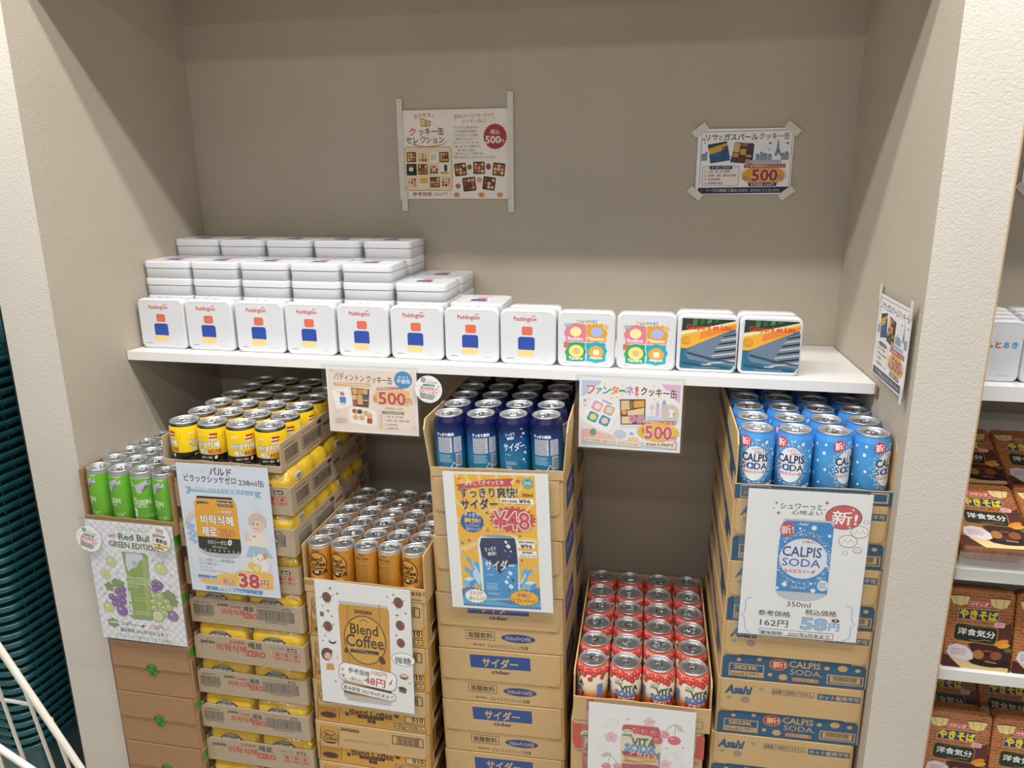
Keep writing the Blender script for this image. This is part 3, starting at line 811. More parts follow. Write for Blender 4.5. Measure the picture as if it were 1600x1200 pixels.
def stack(k, proto, H, tops, offs, word, group, W, tilt=0.0, place_word='from the top'):
    """cartons hanging down from the tray: (top height, sideways offset)"""
    g, a, _, _, zb, tl = frame(k)
    for i, (zt, u) in enumerate(zip(tops, offs)):
        P = g(u, 0.0, 0); zz = zt - H + (0 if not tl else -math.tan(tl) * 0)
        n = 'topmost' if i == 0 else ORD[i] + ' from the top'
        proto.put(f'{word}, {n} of its stack', (P[0], P[1], P[2] + zz), (0, tl, a), group)
def filler(k, ztop, W, Dp, label):
    """the last cartons down to the floor"""
    g, a, _, _, _, tl = frame(k)
    P = g(0.003, 0.004)
    r = thing('carton', label, 'carton', (P[0], P[1], 0.0005), (0, 0, a), 'plain cartons at the foot of the stacks')
    mb = MB(); W -= .014; mb.rbox(0, 0, 0, W - 0.006, Dp - 0.01, ztop - 0.002, kraft(), 0.002, 1); mb.build('body', r)
    mb = MB(); mb.box(0, -0.0006, ztop * .45, W - 0.006, 0, ztop * .55, ink('#b08a55')); mb.build('tape', r)

# --- blue soda cartons
_, _, W, Dp, zb, _ = frame('calpis'); H = 0.1262; ZT = zb - 0.0035
cr = [(130, 400), (1360, 515), (1245, 990), (60, 860)]
K = '#c9a26a'; BL = '#2c597c'
fa = Art(W, H, cr)
fa.T('Asahi', 290, 505, 220, '#27547c', h=80, b=.05, sh=.25); fa.E(480, 503, 22, 18, '#8d9a83'); fa.E(203, 567, 21, 18, '#8d9a83'); fa.E(335, 590, 39, 33, '#9c8a78')
fa.F(742, 537, 350, 56, 4, '#2a3e52'); fa.T('自販機での販売はできません。', 742, 537, 332, '#2a3e52', h=36, b=.01)
fa.R(1125, 580, 350, 60, BL); fa.T('ホット販売不可', 1125, 580, 330, '#d9b47c', h=42, b=.03)
lo = Art(W, H, cr)
lo.E(228, 725, 19, 17, K); lo.E(395, 727, 19, 17, K); lo.F(280, 812, 296, 126, 9, K); lo.T('2E23K', 277, 790, 200, K, h=36, b=.04); lo.R(278, 838, 270, 42, K); lo.L([(278, 818), (278, 860)], 6, BL); lo.T('350ml缶', 210, 836, 110, '#2b4a62', h=32, b=.01); lo.T('24本入', 340, 842, 90, '#2b4a62', h=30, b=.01)
lo.E(545, 772, 76, 56, K, 26); lo.E(545, 772, 70, 51, '#ba3a3a', 26); lo.T('新!', 552, 772, 104, '#e3c79a', h=62, b=.03, rot=2)
lo.T('CALPIS', 762, 780, 252, K, h=62, b=.02); lo.T('SODA.', 765, 843, 262, K, h=52, b=.005); lo.R(752, 900, 216, 34, K, 8); lo.T('カルピスソーダ', 752, 900, 204, '#c23a34', h=24, b=.06)
lo.E(470, 850, 20, 17, K); lo.E(573, 873, 37, 31, K); lo.E(940, 808, 22, 18, K); lo.E(1070, 812, 40, 30, K); lo.E(1192, 832, 22, 18, K)
lo.F(1078, 907, 296, 92, 10, K); lo.R(1078, 905, 245, 58, K); lo.BC(1078, 900, 190, 42, '#3a4650', 34)
la = Art(Dp, H)
la.P([(10, 20), (150, 30), (300, 55), (395, 70), (395, 85), (280, 78), (130, 55), (10, 46)], '#2f4f70'); la.R(330, 92, 60, 30, '#2f4f70'); la.D(120, 95, 150, 24, 2, '#2f4f70'); la.T('CALPIS SODA', 200, 52, 150, K, h=12, b=.02, rot=-6); la.R(60, 100, 40, 20, '#2f4f70')
pr = carton_proto('soda_carton', 'x', W, Dp, H, kraft(), lo, fa, left=la, right=None, split=.44, lowmat=ink(BL, .5))
tp = [ZT - 0.0005 - H * i for i in range(5)]
stack('calpis', pr, H, tp, [-0.001, -0.002, -0.003, -0.005, -0.011], 'white and blue soda carton', 'blue soda cartons', W)
filler('calpis', tp[-1] - H, W, Dp, 'plain brown carton under the blue soda cartons')
lp = Art(W, H, cr)
lip = Art(W, 0.026)
lip.R(W * 500, 13, W * 1000, 26, BL); lip.F(36, 13, 52, 24, 1.6, K); lip.T('350ml缶', 27, 15, 24, K, h=6); lip.T('24本入', 50, 15, 16, K, h=5.5); lip.T('SODA', 152, 9, 60, '#8a8470', h=9, b=.01); lip.BC(210, 10, 30, 9, K, 20); lip.F(247, 12, 30, 20, 3, K)
tl_ = Art(Dp, 0.122)
tl_.P([(10, 20), (150, 30), (300, 55), (395, 70), (395, 85), (280, 78), (130, 55), (10, 46)], '#2f4f70'); tl_.R(330, 92, 60, 30, '#2f4f70'); tl_.D(120, 95, 150, 24, 2, '#2f4f70')
tray('calpis', 'blue edged open tray of white and blue soda cans', kraft(), 0.027, 0.118, 0.118, lip_art=lip, left_art=tl_)

# --- cider cartons
_, _, W, Dp, zb, _ = frame('cider'); H = 0.1305
cr = [(75, 335), (982, 392), (990, 775), (95, 700)]
fa = Art(W, H, cr)
fa.P([(299, 384), (741, 408), (745, 500), (307, 474)], '#2a4d8c'); fa.T('サイダー', 520, 447, 258, '#d7b27a', h=76, b=.035, sh=.12); fa.T('cider', 525, 511, 132, '#2b3346', h=28, b=.03)
lo = Art(W, H, cr)
lo.F(390, 629, 212, 72, 4, '#3d3630'); lo.T('炭酸飲料', 390, 629, 178, '#33302e', h=46, b=.02); lo.E(662, 656, 123, 34, '#2a4a86', 30); lo.T('350mℓ×24缶', 662, 656, 186, '#d7b27a', h=36, b=.01); lo.T('株式会社', 380, 693, 86, '#3a322c', h=18, b=.01); lo.T('ジェイエイビバレッジ佐賀', 586, 712, 292, '#3a322c', h=30, b=.015)
ra = Art(Dp, H)
ra.R(120, 58, 130, 62, '#27498c'); ra.T('サイダー', 120, 56, 96, '#cfae7c', h=34, b=.03, sh=.12); ra.T('株式会社ジェイエイビバレッジ佐賀', 150, 112, 200, '#6a5238', h=10, b=.0); ra.R(310, 58, 120, 62, '#27498c'); ra.T('サイダー', 310, 56, 92, '#cfae7c', h=34, b=.03, sh=.12)
pr = carton_proto('cider_carton', 'x', W, Dp, H, kraft(), lo, fa, right=ra, split=.43)
plain = carton_proto('cider_carton', 'x', W, Dp, H, kraft(), None, None, right=ra, split=.43)
g = frame('cider')[0]; ZT = zb - 0.0035
tops = [ZT - 0.001 - (H + 0.001) * i for i in range(6)]; offs = [0.002, 0.002, 0.003, 0.006, 0.009, 0.011]
stack('cider', plain, H, tops[:2], offs[:2], 'plain kraft cider carton behind the yellow sign', 'cider cartons', W)
a_ = frame('cider')
for i, n in zip(range(2, 6), ('half under the yellow sign', 'first whole one below the yellow sign', 'second whole one below the yellow sign', 'lowest of its stack')):
    P = g(offs[i], 0); pr.put(f'cider carton with navy banner, {n}', (P[0], P[1], P[2] + tops[i] - H), (0, a_[5], a_[1]), 'cider cartons')
filler('cider', tops[-1] - H - 0.001, W, Dp, 'plain brown carton under the cider cartons')
lip = Art(W, 0.018); lip.T('炭酸飲料  350ml×24  cider', 120, 5, 150, '#7c6a4e', h=6)
ra2 = Art(Dp, 0.115); ra2.R(90, 70, 70, 55, '#27498c'); ra2.T('サイダー', 90, 68, 56, '#cfae7c', h=28, b=.03); ra2.R(300, 70, 70, 55, '#27498c')
tray('cider', 'kraft open tray of navy cider cans under the middle of the shelf', kraft(), 0.019, 0.116, 0.116, flare=0.012, lip_art=lip, side_art=None)

# --- coffee cartons
_, _, W, Dp, zb, _ = frame('coffee'); H = 0.1072
cr = [(50, 895), (720, 1010), (720, 1262), (75, 1135)]
GO = '#cf9a3c'
fa = Art(W, H, cr)
fa.R(140, 985, 104, 118, '#c8963f', 2); fa.L([(88, 935), (88, 1040)], 4, '#5a3a16'); fa.L([(192, 950), (192, 1056)], 4, '#5a3a16'); fa.O(140, 1000, 50, 44, 4, '#5a3a16'); fa.T('Blend', 140, 985, 56, '#43280f', h=20, b=.02); fa.T('Coffee', 142, 1008, 74, '#43280f', h=22, b=.02); fa.R(146, 1033, 60, 10, '#43280f')
fa.T('SANGARIA', 256, 962, 110, '#4a3014', h=20, b=.05); fa.T('@#2027年04月HH 10 (439 0024)', 350, 1042, 262, '#84705a', h=22); fa.F(594, 1042, 180, 58, 5, '#4a3014'); fa.BC(594, 1042, 125, 44, '#4a3520', 22); fa.T('ITF', 660, 1024, 24, '#4a3014', h=8)
lo = Art(W, H, cr)
lo.P([(75, 1040), (718, 1140), (718, 1258), (78, 1130)], GO); lo.R(142, 1100, 108, 70, '#b98236'); lo.E(145, 1112, 48, 20, '#4c2f1a', 14); lo.L([(205, 1056), (205, 1150)], 4, '#6a4a1c'); lo.L([(88, 1040), (88, 1130)], 4, '#6a4a1c')
lo.T('Blend Coffee', 382, 1118, 245, '#4a2c12', h=46, b=.025); lo.P([(312, 1120), (462, 1146), (452, 1164), (306, 1138)], '#3f2812'); lo.T('ブレンドコーヒー', 384, 1142, 120, '#d8b26a', h=10); lo.T('微糖', 386, 1164, 50, '#4a2c12', h=24, b=.04); lo.E(528, 1136, 15, 19, '#5a3414', 12, 20); lo.E(248, 1112, 12, 14, '#5a3414', 12, 20)
lo.R(635, 1172, 114, 44, '#d9bd86'); lo.F(635, 1172, 114, 44, 4, '#4a3014'); lo.T('010', 650, 1172, 62, '#43280f', h=28, b=.03); lo.R(605, 1212, 180, 34, '#d9bd86'); lo.F(605, 1212, 180, 34, 4, '#4a3014'); lo.T('185g×30缶入', 605, 1212, 160, '#43280f', h=24, b=.03)
ra = Art(Dp, H); rd = random.Random(2)
for k in range(22): ra.L([(7 + 1.6 * (k % 2), 4 + k * 4.6), (22, 4 + k * 4.6)], 2, '#8f6524')
ra.R(170, 36, 290, 62, '#8f672b'); ra.T('Blend Coffee', 165, 34, 220, '#3c2410', h=30, b=.02); ra.R(170, 60, 130, 9, '#2c1a0c'); ra.R(150, 84, 230, 22, '#3a2814'); ra.F(60, 88, 70, 26, 2, '#3c2410')
pr = carton_proto('coffee_carton', 'x', W, Dp, H, kraft(), lo, fa, right=ra, split=.40)
ZT = zb - 0.0035
tops = [ZT - 0.001 - (H + 0.001) * i for i in range(5)]; offs = [0.0, 0.0, -0.003, -0.006, -0.005]
stack('coffee', pr, H, tops, offs, 'kraft and gold coffee carton', 'coffee cartons', W)
filler('coffee', tops[-1] - H - 0.001, W - 0.02, Dp, 'plain brown carton under the coffee cartons')
lip = Art(W, 0.03); lip.R(W * 500, 9, W * 1000, 10, '#ad8450'); lip.T('Blend Coffee', 118, 8, 130, '#4a2c12', h=11, b=.02); lip.R(250, 10, 26, 12, '#c9a878'); lip.T('010', 250, 10, 20, '#43280f', h=8, b=.04); lip.T('SANGARIA', 250, 24, 22, '#4a3014', h=3, b=.05)
tray('coffee', 'kraft open tray of gold coffee cans between the yellow cans and the cider', kraft(), 0.031, 0.108, 0.09, lip_art=lip, cut=.006)

# --- cherry soda cartons
_, _, W, Dp, zb, _ = frame('vita'); H = 0.1262; ZT = zb - 0.0035
def red_shape(b):
    b.P([(4, 6), (34, 6), (40, 30), (40, 66), (10, 66), (4, 50)], '#c4574e'); b.E(31, 30, 12, 10, '#e7dcae', 20); b.O(31, 30, 12, 10, .8, '#3c7044'); b.T('1日分の', 31, 28, 15, '#2f6a44', h=4.5, b=.04); b.R(31, 34, 18, 5, '#3c7044', 2)
    b.R(36, 58, 16, 34, '#d9b98a', 2); b.E(36, 56, 6, 4, '#4c8a4e'); b.E(34, 66, 6, 6, '#b8403a'); b.E(41, 68, 5, 5, '#b8403a')
fa = Art(W - .006, H); red_shape(fa); fa.F(238, 30, 30, 18, 1.2, '#3c7044'); fa.P([(250, 6), (266, 6), (266, 60), (244, 60), (250, 40)], '#c4574e'); fa.T('VITA SODA', 140, 34, 110, '#a8443c', h=16, b=.02)
lo = Art(W - .006, H); lo.R(34, 98, 20, 40, '#b9473e', 2); lo.E(34, 92, 7, 6, '#d86a5c'); lo.E(36, 104, 7, 6, '#d86a5c'); lo.T('VITA SODA アセロラ', 150, 98, 150, '#3c6a4a', h=14, b=.02)
pr = carton_proto('cherry_soda_carton', 'x', W - .006, Dp, H, kraft(), lo, fa, split=.46)
tops = [ZT - 0.001 - (H + 0.0008) * i for i in range(2)]
stack('vita', pr, H, tops, [-0.004, -0.003], 'red printed kraft carton under the cherry soda tray', 'cherry soda cartons', W)
filler('vita', tops[-1] - H - 0.001, W - .012, Dp, 'plain brown carton under the cherry soda cartons')
lip = Art(W, 0.054); lip.F(242, 36, 30, 18, 1.2, '#3c7044'); lip.T('ITF', 250, 22, 10, '#3a3a30', h=3); lip.R(34, 16, 14, 28, '#b9473e', 2); lip.E(34, 12, 5, 5, '#d86a5c')
tray('vita', 'kraft open tray of cherry soda cans, lowest tray in the alcove', kraft(), 0.056, 0.112, 0.118, lip_art=lip, cut=.01)

# --- brown cartons under the green cans
_, _, W, Dp, zb, _ = frame('redbull'); H = 0.1362; ZT = zb - 0.0035
WR = 0.2045
lo = Art(WR, H); 
lo.E(105, 68, 11.5, 11.5, '#1d5a1c', 24); lo.E(103, 64, 7, 5, '#4f8f2e', 14)
fa = Art(WR, H); fa.E(105, 67.5, 11.5, 11.5, '#1d5a1c', 24); fa.E(102, 62, 6, 4, '#5c9a38', 14)
ra = Art(Dp, H); ra.R(12, 18, 22, 22, '#4f9a2c', 2)
for k in range(20): ra.R(16 + 0 * k, 44 + k * 4.0, 20, 1.8, '#3a2f22')
pr = carton_proto('drink_carton', 'x', WR, Dp, H, kraft_red(), None, None, right=ra, split=.5, notch=False)
r0 = pr.root
for ch in r0.children:
    if ch.name.startswith('front_flap'): fl = ch
mb = MB(); n = 22
mb.add([(0.105 + 0.0155 * math.cos(2 * math.pi * k / n), -0.0011, H * .5 + 0.0155 * math.sin(2 * math.pi * k / n)) for k in range(n)], [list(range(n))], noise_mat('green_can_in_hole', '#1c4a18', '#4f9a2e', 120, .3))
mb.build('hand_hole', r0)
tops = [ZT - 0.0008 - (H + 0.0006) * i for i in range(5)]; offs = [0.004, 0.004, 0.005, 0.004, 0.005]
stack('redbull', pr, H, tops, offs, 'plain brown drink carton with round hand hole', 'brown cartons at the left wall', W)
filler('redbull', tops[-1] - H - 0.001, WR, Dp, 'plain brown carton at the foot of the leftmost stack')
tray('redbull', 'tall brown open tray of slim green cans against the left wall', kraft_red(), 0.032, 0.137, 0.137, cut=.003)

# --- shrink-wrapped trays of yellow six-packs
_, _, W, Dp, zb, _ = frame('paldo'); p3 = STK['paldo'][4]
TRH, PIT = 0.062, 0.0924
RD = '#c0392f'
def tray_print(kind):
    b = Art(W, TRH)
    if kind == 'A':
        b.D(30, 12, 36, 4, 1, '#3c342c', .7); b.BC(32, 29, 48, 24, '#2c2722', 28); b.D(32, 44, 44, 4, 1, '#3c342c', .7)
        b.T('paldo', 82, 13, 26, '#2f2a26', h=8, b=.05); b.T('お米飲料', 112, 15, 26, RD, h=6, b=.04); b.T('비락식혜', 104, 29, 54, RD, h=15, b=.04); b.T('제로', 142, 17, 24, '#2f2a26', h=13, b=.05); b.T('ZERO', 145, 33, 32, RD, h=13, b=.05)
        b.T('238ml×24缶(6缶×4パック)', 188, 8, 58, '#3c342c', h=4.5); b.R(233, 9, 18, 6, '#26221f', 2); b.T('6x4', 233, 9, 12, '#d9cbb4', h=4.2, b=.03)
        b.F(205, 27, 86, 26, 1.6, '#26221f'); b.BC(205, 27, 78, 21, '#26221f', 34); b.D(205, 44, 54, 4, 1, '#3c342c', .7)
    else:
        b.T('paldo', 34, 17, 34, '#2f2a26', h=11, b=.05); b.T('お米飲料', 108, 9, 38, RD, h=8, b=.04); b.T('비락식혜', 92, 26, 72, RD, h=18, b=.04); b.T('제로', 150, 13, 34, '#2f2a26', h=15, b=.05); b.T('ZERO', 150, 33, 46, RD, h=14, b=.05)
        b.T('238ml x 24缶', 203, 11, 32, '#3c342c', h=4.5); b.R(239, 12, 22, 9, '#26221f', 2); b.T('6x4', 239, 12, 15, '#d9cbb4', h=6, b=.03)
        for q in range(3):
            x = 203 + 22 * q; b.F(x, 30, 20, 20, 1.2, RD); b.S(x, 27, 6, 6, 5, .7, RD); b.R(x, 36, 12, 3, RD)
    return b
def side_print():
    b = Art(Dp, TRH)
    b.D(42, 12, 50, 4, 1, '#4a4036', .7); b.BC(48, 32, 56, 26, '#2c2722', 24); b.D(50, 50, 50, 4, 1, '#4a4036', .7); b.T('238ml×24缶(6缶×4パック)', 132, 10, 70, '#3c342c', h=5, b=.02); b.R(184, 10, 20, 8, '#26221f', 2); b.F(145, 32, 96, 28, 1.6, '#26221f'); b.BC(145, 32, 86, 22, '#26221f', 34); b.D(145, 52, 60, 4, 1, '#4a4036', .7)
    b.T('paldo', 222, 24, 34, '#3c2f28', h=11, b=.05); b.T('비락식혜', 290, 34, 80, '#8e3028', h=22, b=.03); b.T('제로', 352, 20, 36, '#3c2f28', h=15, b=.05); b.T('ZERO', 358, 42, 40, '#8e3028', h=16, b=.05)
    return b
def wrapped_tray(kind):
    r = thing('shrink_wrapped_tray', 'x', 'tray')
    m = kraft_grey(); t = 0.0025
    mb = MB(); mb.box(0.001, 0.001, 0, W - 0.001, Dp - 0.001, 0.0025, m); mb.build('base', r)
    mb = MB(); mb.plate([(0, 0), (W, 0), (W, TRH), (0.012, TRH), (0, TRH - 0.009)], 0, t, m); tray_print(kind).front(mb); mb.build('front_panel', r)
    mb = MB(); mb.plate_x([(t, 0), (Dp, 0), (Dp, TRH), (t, TRH)], W - t, W, m); side_print().right(mb, W, 0, 0); mb.build('side_wall', r)
    mb = MB(); mb.plate_x([(t, 0), (Dp, 0), (Dp, TRH), (t, TRH)], 0, t, m); mb.build('side_wall', r)
    mb = MB(); mb.plate([(t, 0), (W - t, 0), (W - t, TRH), (t, TRH)], Dp - t, Dp, m); mb.build('back_wall', r)
    mb = MB(); fm = film('shrink_film', 0.10, 0.9, 0.06)
    def loop(z, e): return [(x, y, z) for x, y in rrect(-e, -e, W + e, Dp + e, 0.006, 2)]
    mb.rings([loop(0.002, 0.0014), loop(TRH, 0.0018), loop(0.078, -0.001), loop(PIT - 0.0012, -0.012)], fm); mb.build('clear_wrap', r)
    return Proto(r)
protoA, protoB = wrapped_tray('A'), wrapped_tray('B')
# a six-pack in yellow film: two cans wide, three deep
yw = noise_mat('yellow_wrap', '#e9b81c', '#f3cd38', 25, 0.22, 0.5, 0.002, bscale=60)
def pack_proto():
    r = thing('six_pack', 'x', 'six-pack')
    pw, pd = 2 * p3 - 0.0016, 3 * p3 - 0.0016; hh = 0.0868
    def loop(z, e, bul=1.0):
        o = []
        n = 26
        for k in range(n):    # right side, front to back, bulging over each can
            v = k / (n - 1) * (pd - 0.03) + 0.015; o.append((pw - e - 0.0125 * bul + 0.012 * bul * abs(math.sin(math.pi * v / p3)) ** .6, v, z))
        for q in range(5):
            t = math.pi / 2 * (q + 1) / 6; o.append((pw - 0.018 - e + 0.0155 * math.cos(t), pd - 0.018 + (0.018 - e) * math.sin(t), z))
        for q in range(5):
            t = math.pi / 2 + math.pi / 2 * (q + 1) / 6; o.append((0.018 + e + 0.0155 * math.cos(t), pd - 0.018 + (0.018 - e) * math.sin(t), z))
        for k in range(n):
            v = pd - 0.015 - k / (n - 1) * (pd - 0.03); o.append((0.0125 * bul + e - 0.012 * bul * abs(math.sin(math.pi * v / p3)) ** .6, v, z))
        for q in range(5):
            t = math.pi + math.pi / 2 * (q + 1) / 6; o.append((0.018 + e + 0.0155 * math.cos(t), 0.018 + (0.018 - e) * math.sin(t), z))
        for q in range(5):
            t = 1.5 * math.pi + math.pi / 2 * (q + 1) / 6; o.append((pw - 0.018 - e + 0.0155 * math.cos(t), 0.018 + (0.018 - e) * math.sin(t), z))
        return o
    mb = MB(); mb.rings([loop(0, 0.003), loop(0.004, 0), loop(0.066, 0), loop(0.076, 0.0025), loop(0.083, 0.008), loop(hh, 0.016)], yw, True, True); mb.build('film_wrap', r)
    mb = MB(); n = 20; cx = pw / 2 - 0.004
    pts = [(cx + 0.030 * math.cos(math.pi * k / n), 0.054 + 0.017 * math.sin(math.pi * k / n)) for k in range(n + 1)]
    mb.plate(pts, -0.0006, 0.0015, ink('#4a463a', .35))
    b = Art(0.068, 0.03); b.T('비락식혜', 34, 20, 42, '#e8e4d8', h=9, b=.03, o='#26221c', oo=.05)
    b.E(34, 10, 16, 3.5, '#8d8a80')
    b.front(mb, cx - 0.034, 0.049, -0.0006); mb.build('end_opening', r)
    mb = MB(); mb.box(pw - 0.003, p3 * 0.45, 0.062, pw + 0.0004, p3 * 0.8, 0.077, ink('#d9d9d4')); b = Art(0.022, 0.014); b.BC(11, 7, 18, 10, '#3a3a3a', 12); b.right(mb, pw + 0.0004, p3 * 0.45, 0.0625); mb.build('barcode_label', r)
    return Proto(r)
pk = pack_proto()
g, a, _, _, _, _ = frame('paldo')
ZT = zb - 0.0035
uoff = [0.0175, 0.0175, 0.016, 0.0170, 0.0170, 0.0105, 0.009, 0.0105, 0.009]
kinds_ = 'ABAABAABA'
kinds_ = ['B', 'A', 'B', 'A', 'B', 'A', 'A', 'B', 'A']
seen = ['highest of the wrapped trays', 'second highest of the wrapped trays', 'third highest of the wrapped trays', 'just below the white price sign', 'second below the white price sign', 'third below the white price sign', 'fourth below the white price sign', 'fifth below the white price sign', 'lowest of the wrapped trays']
vary = [0, -.0015, .001, 0, -.002, .001, 0, .0015, -.001]
for i in range(9):
    z0 = ZT - 0.0006 - PIT * (i + 1)
    P = g(uoff[i], vary[i], z0); aa = a + vary[i] * 6
    (protoA if kinds_[i] == 'A' else protoB).put(f'grey cardboard tray of yellow six-packs in clear film, {seen[i]}', P, (0, 0, aa), 'shrink-wrapped trays of yellow packs')
    for q, (iu, iv) in enumerate(((0, 0), (1, 0), (1, 1), (0, 1))):
        ca, sa = math.cos(aa), math.sin(aa); u, v = WALLT + iu * 2 * p3 + 0.0008, WALLT + iv * 3 * p3 + 0.0008
        pk.put(f'yellow film six-pack, {["front left", "front right", "back right", "back left"][q]} in the tray {seen[i]}', (P[0] + u * ca - v * sa, P[1] + u * sa + v * ca, z0 + 0.003), (0, 0, aa), 'yellow six-packs in the wrapped trays')
filler('paldo', ZT - 0.0006 - PIT * 9, W, Dp, 'plain brown carton under the wrapped trays')
lip = Art(W, 0.014); lip.T('비락식혜 제로 ZERO', 62, 4, 70, RD, h=4, b=.02); lip.T('8801128503129', 180, 8, 50, '#3c342c', h=5)
tray('paldo', 'grey open tray of yellow drink cans above the wrapped trays', kraft_grey(), 0.014, 0.062, 0.062, lip_art=lip, side_art=side_print(), cut=.004, inner=kraft_grey())

# ------------------------------------------------------------------ paper signs
def sign(label, w, h, art, loc, rotz=0.0, sleeve=(0.008, 0.004, 0.004, 0.004), tape=(), cat='sign', bg=None, tilt=0.0, rotx=0.0, group=None, curl=0.0):
    r = thing('price_sign', label, cat, loc, (rotx, tilt, rotz), group)
    mb = MB(); mb.box(0, 0, 0, w, 0.0006, h, bg or paper())
    art.front(mb, 0, 0, 0)
    if curl: mb.v = [(x, y - curl * (x / w) ** 2 * (0.4 + 0.6 * (1 - z / h)), z) for x, y, z in mb.v]
    mb.build('printed_sheet', r)
    if sleeve:
        l, rt, t, b = sleeve; dz = max([e[3] for e in art.el]) * EPS + 0.0006
        mb = MB(); mb.box(-l, -dz - .0002, -b, w + rt, -dz, h + t, film('sign_sleeve', 0.025, 0.0, 0.12))
        mb.box(-l, 0.0008, -b, w + rt, 0.001, h + t, film('sign_sleeve_back', 0.05, 0.0, 0.2)); mb.build('clear_sleeve', r)
    for i, (x, z, tw, th, ang) in enumerate(tape):
        mb = MB(); ca, sa = math.cos(math.radians(ang)), math.sin(math.radians(ang))
        p = [(x + a * ca - b * sa, z + a * sa + b * ca) for a, b in ((-tw / 2, -th / 2), (tw / 2, -th / 2), (tw / 2, th / 2), (-tw / 2, th / 2))]
        mb.plate(p, -0.0016 - 0.0001 * i, -0.0010, noise_mat('masking_tape', '#d9d3c6', '#e0dace', 60, .6)); mb.build('tape', r)
    return r
def on_stack(k, u, z, off=0.007):
    g, a = frame(k)[:2]
    P = g(u, -off, 0)
    return (P[0], P[1], z), a
RED = '#c9525a'
def spark(a, x, y, r, col='#6a5a52'): a.S(x, y, r, r, 4, .28, col)

# --- blue soda sign
c = [(145, 55), (1035, 100), (905, 1165), (62, 1085)]
a = Art(.212, .297, c)
for x, y, r_ in ((340, 163, 16), (352, 233, 20), (697, 163, 22), (320, 200, 10), (685, 212, 10)): spark(a, x, y, r_)
a.T('シュワーっと', 515, 188, 295, '#3a302c', h=46, b=.01, rot=1); a.T('心地よい', 555, 232, 215, '#3a302c', h=36, b=.01, rot=1)
a.E(816, 265, 127, 97, '#3a302c', 32); a.E(816, 265, 123, 93, '#cf6468', 32); a.P([(712, 315), (715, 355), (770, 335)], '#cf6468'); a.T('新!', 822, 270, 175, '#ffffff', h=105, b=.02, rot=-2); spark(a, 885, 212, 14, '#ffffff'); spark(a, 858, 338, 12, '#ffffff')
# the pictured can
a.P([(395, 270), (740, 292), (748, 330), (735, 345), (380, 320), (385, 290)], '#c9ccd2')
a.P([(380, 305), (412, 285), (722, 305), (745, 335), (715, 620), (695, 815), (330, 790), (350, 480)], '#3f8ecb')
a.P([(330, 785), (690, 812), (675, 828), (620, 852), (560, 858), (420, 848), (350, 818)], '#c6cbd4')
a.E(525, 560, 170, 165, '#e6ebf2', 32)
rnd = random.Random(5)
for k in range(230):
    t = rnd.uniform(0, 6.283); d = 1.0 + abs(rnd.gauss(.05, .12)); x, y = 525 + 172 * d * math.cos(t), 560 + 170 * d * math.sin(t)
    if 345 < x < 725 and 320 < y < 780: a.E(x, y, *(2 * [rnd.uniform(2, 6)]), '#dfe9f5', 5)
for x, y, rr in ((605, 340, 19), (505, 343, 9), (715, 398, 12), (392, 740, 19), (340, 765, 12), (595, 788, 18), (580, 737, 10), (690, 610, 12)): a.E(x, y, rr, rr, '#eef3fa', 14)
a.E(415, 350, 52, 60, RED, 24); a.T('新!', 415, 352, 88, '#f6eeee', h=68, b=.02, rot=8); a.T('Asahi', 530, 312, 66, '#e6edf6', b=.02, sh=.2); a.T('シュワーっと', 560, 406, 150, '#cc5a4e', h=24, b=.03); a.T('心地よい', 575, 440, 112, '#cc5a4e', h=20, b=.03)
a.T('CALPIS', 518, 510, 276, '#35508f', h=80, b=.015); a.T('SODA', 512, 588, 272, '#3f6cab', h=64, b=.008); a.T('カルピスソーダ', 500, 648, 222, '#cc5048', h=30, b=.04); a.R(488, 765, 120, 24, '#5a8cba', 4); a.T('甘味料変更', 488, 765, 108, '#f0f4f8', h=17); a.E(665, 752, 40, 46, '#e4e9f0', 18); a.D(665, 752, 56, 50, 4, '#5a7ca8')
for x, y, rx in ((930, 370, 62), (845, 435, 64), (980, 300, 19), (912, 498, 30), (824, 520, 19)):
    a.E(x, y, rx, rx * .78, '#5a5048', 24); a.E(x, y, rx - 3, rx * .78 - 3, '#f6f4f2', 24)
    if rx > 28:
        q = rx / 62
        a.E(x - 20 * q, y - 8 * q, 4 * q, 5 * q, '#3a302c', 8); a.E(x + 20 * q, y - 8 * q, 4 * q, 5 * q, '#3a302c', 8); a.L([(x - 9 * q, y + 3 * q), (x, y + 8 * q), (x + 9 * q, y + 3 * q)], 3, '#3a302c'); a.E(x - 38 * q, y + 6 * q, 9 * q, 5 * q, '#eeb9a8', 8); a.E(x + 38 * q, y + 6 * q, 9 * q, 5 * q, '#eeb9a8', 8)
a.T('350ml', 493, 887, 172, '#3a332f', h=44, b=.0); a.R(322, 962, 250, 30, '#d8e4f2', 12); a.T('参考価格', 320, 948, 235, '#3a332f', h=46, b=.01); a.R(662, 968, 235, 22, '#f2ddd2', 10); a.T('税込価格', 652, 948, 225, '#3a332f', h=46, b=.01)
a.T('162円', 318, 1018, 205, '#3a332f', h=58, b=.01); a.T('58', 602, 1028, 178, '#9fc0e4', h=98, b=.03, o='#5a7ea8', oo=.02); a.T('円', 745, 1052, 72, '#9fc0e4', h=62, b=.02, o='#5a7ea8', oo=.03); a.E(757, 1006, 30, 16, '#55504c', 16); a.T('¥', 757, 1004, 14, '#ffffff', h=14, b=.03)
a.F(473, 1096, 545, 52, 4, '#5a5450'); a.R(298, 1088, 180, 36, '#d8e2f4'); a.T('賞味期限', 298, 1088, 160, '#3a332f', h=34, b=.01); a.T('2027年6月末まで', 565, 1110, 305, '#3a332f', h=34, b=.01)
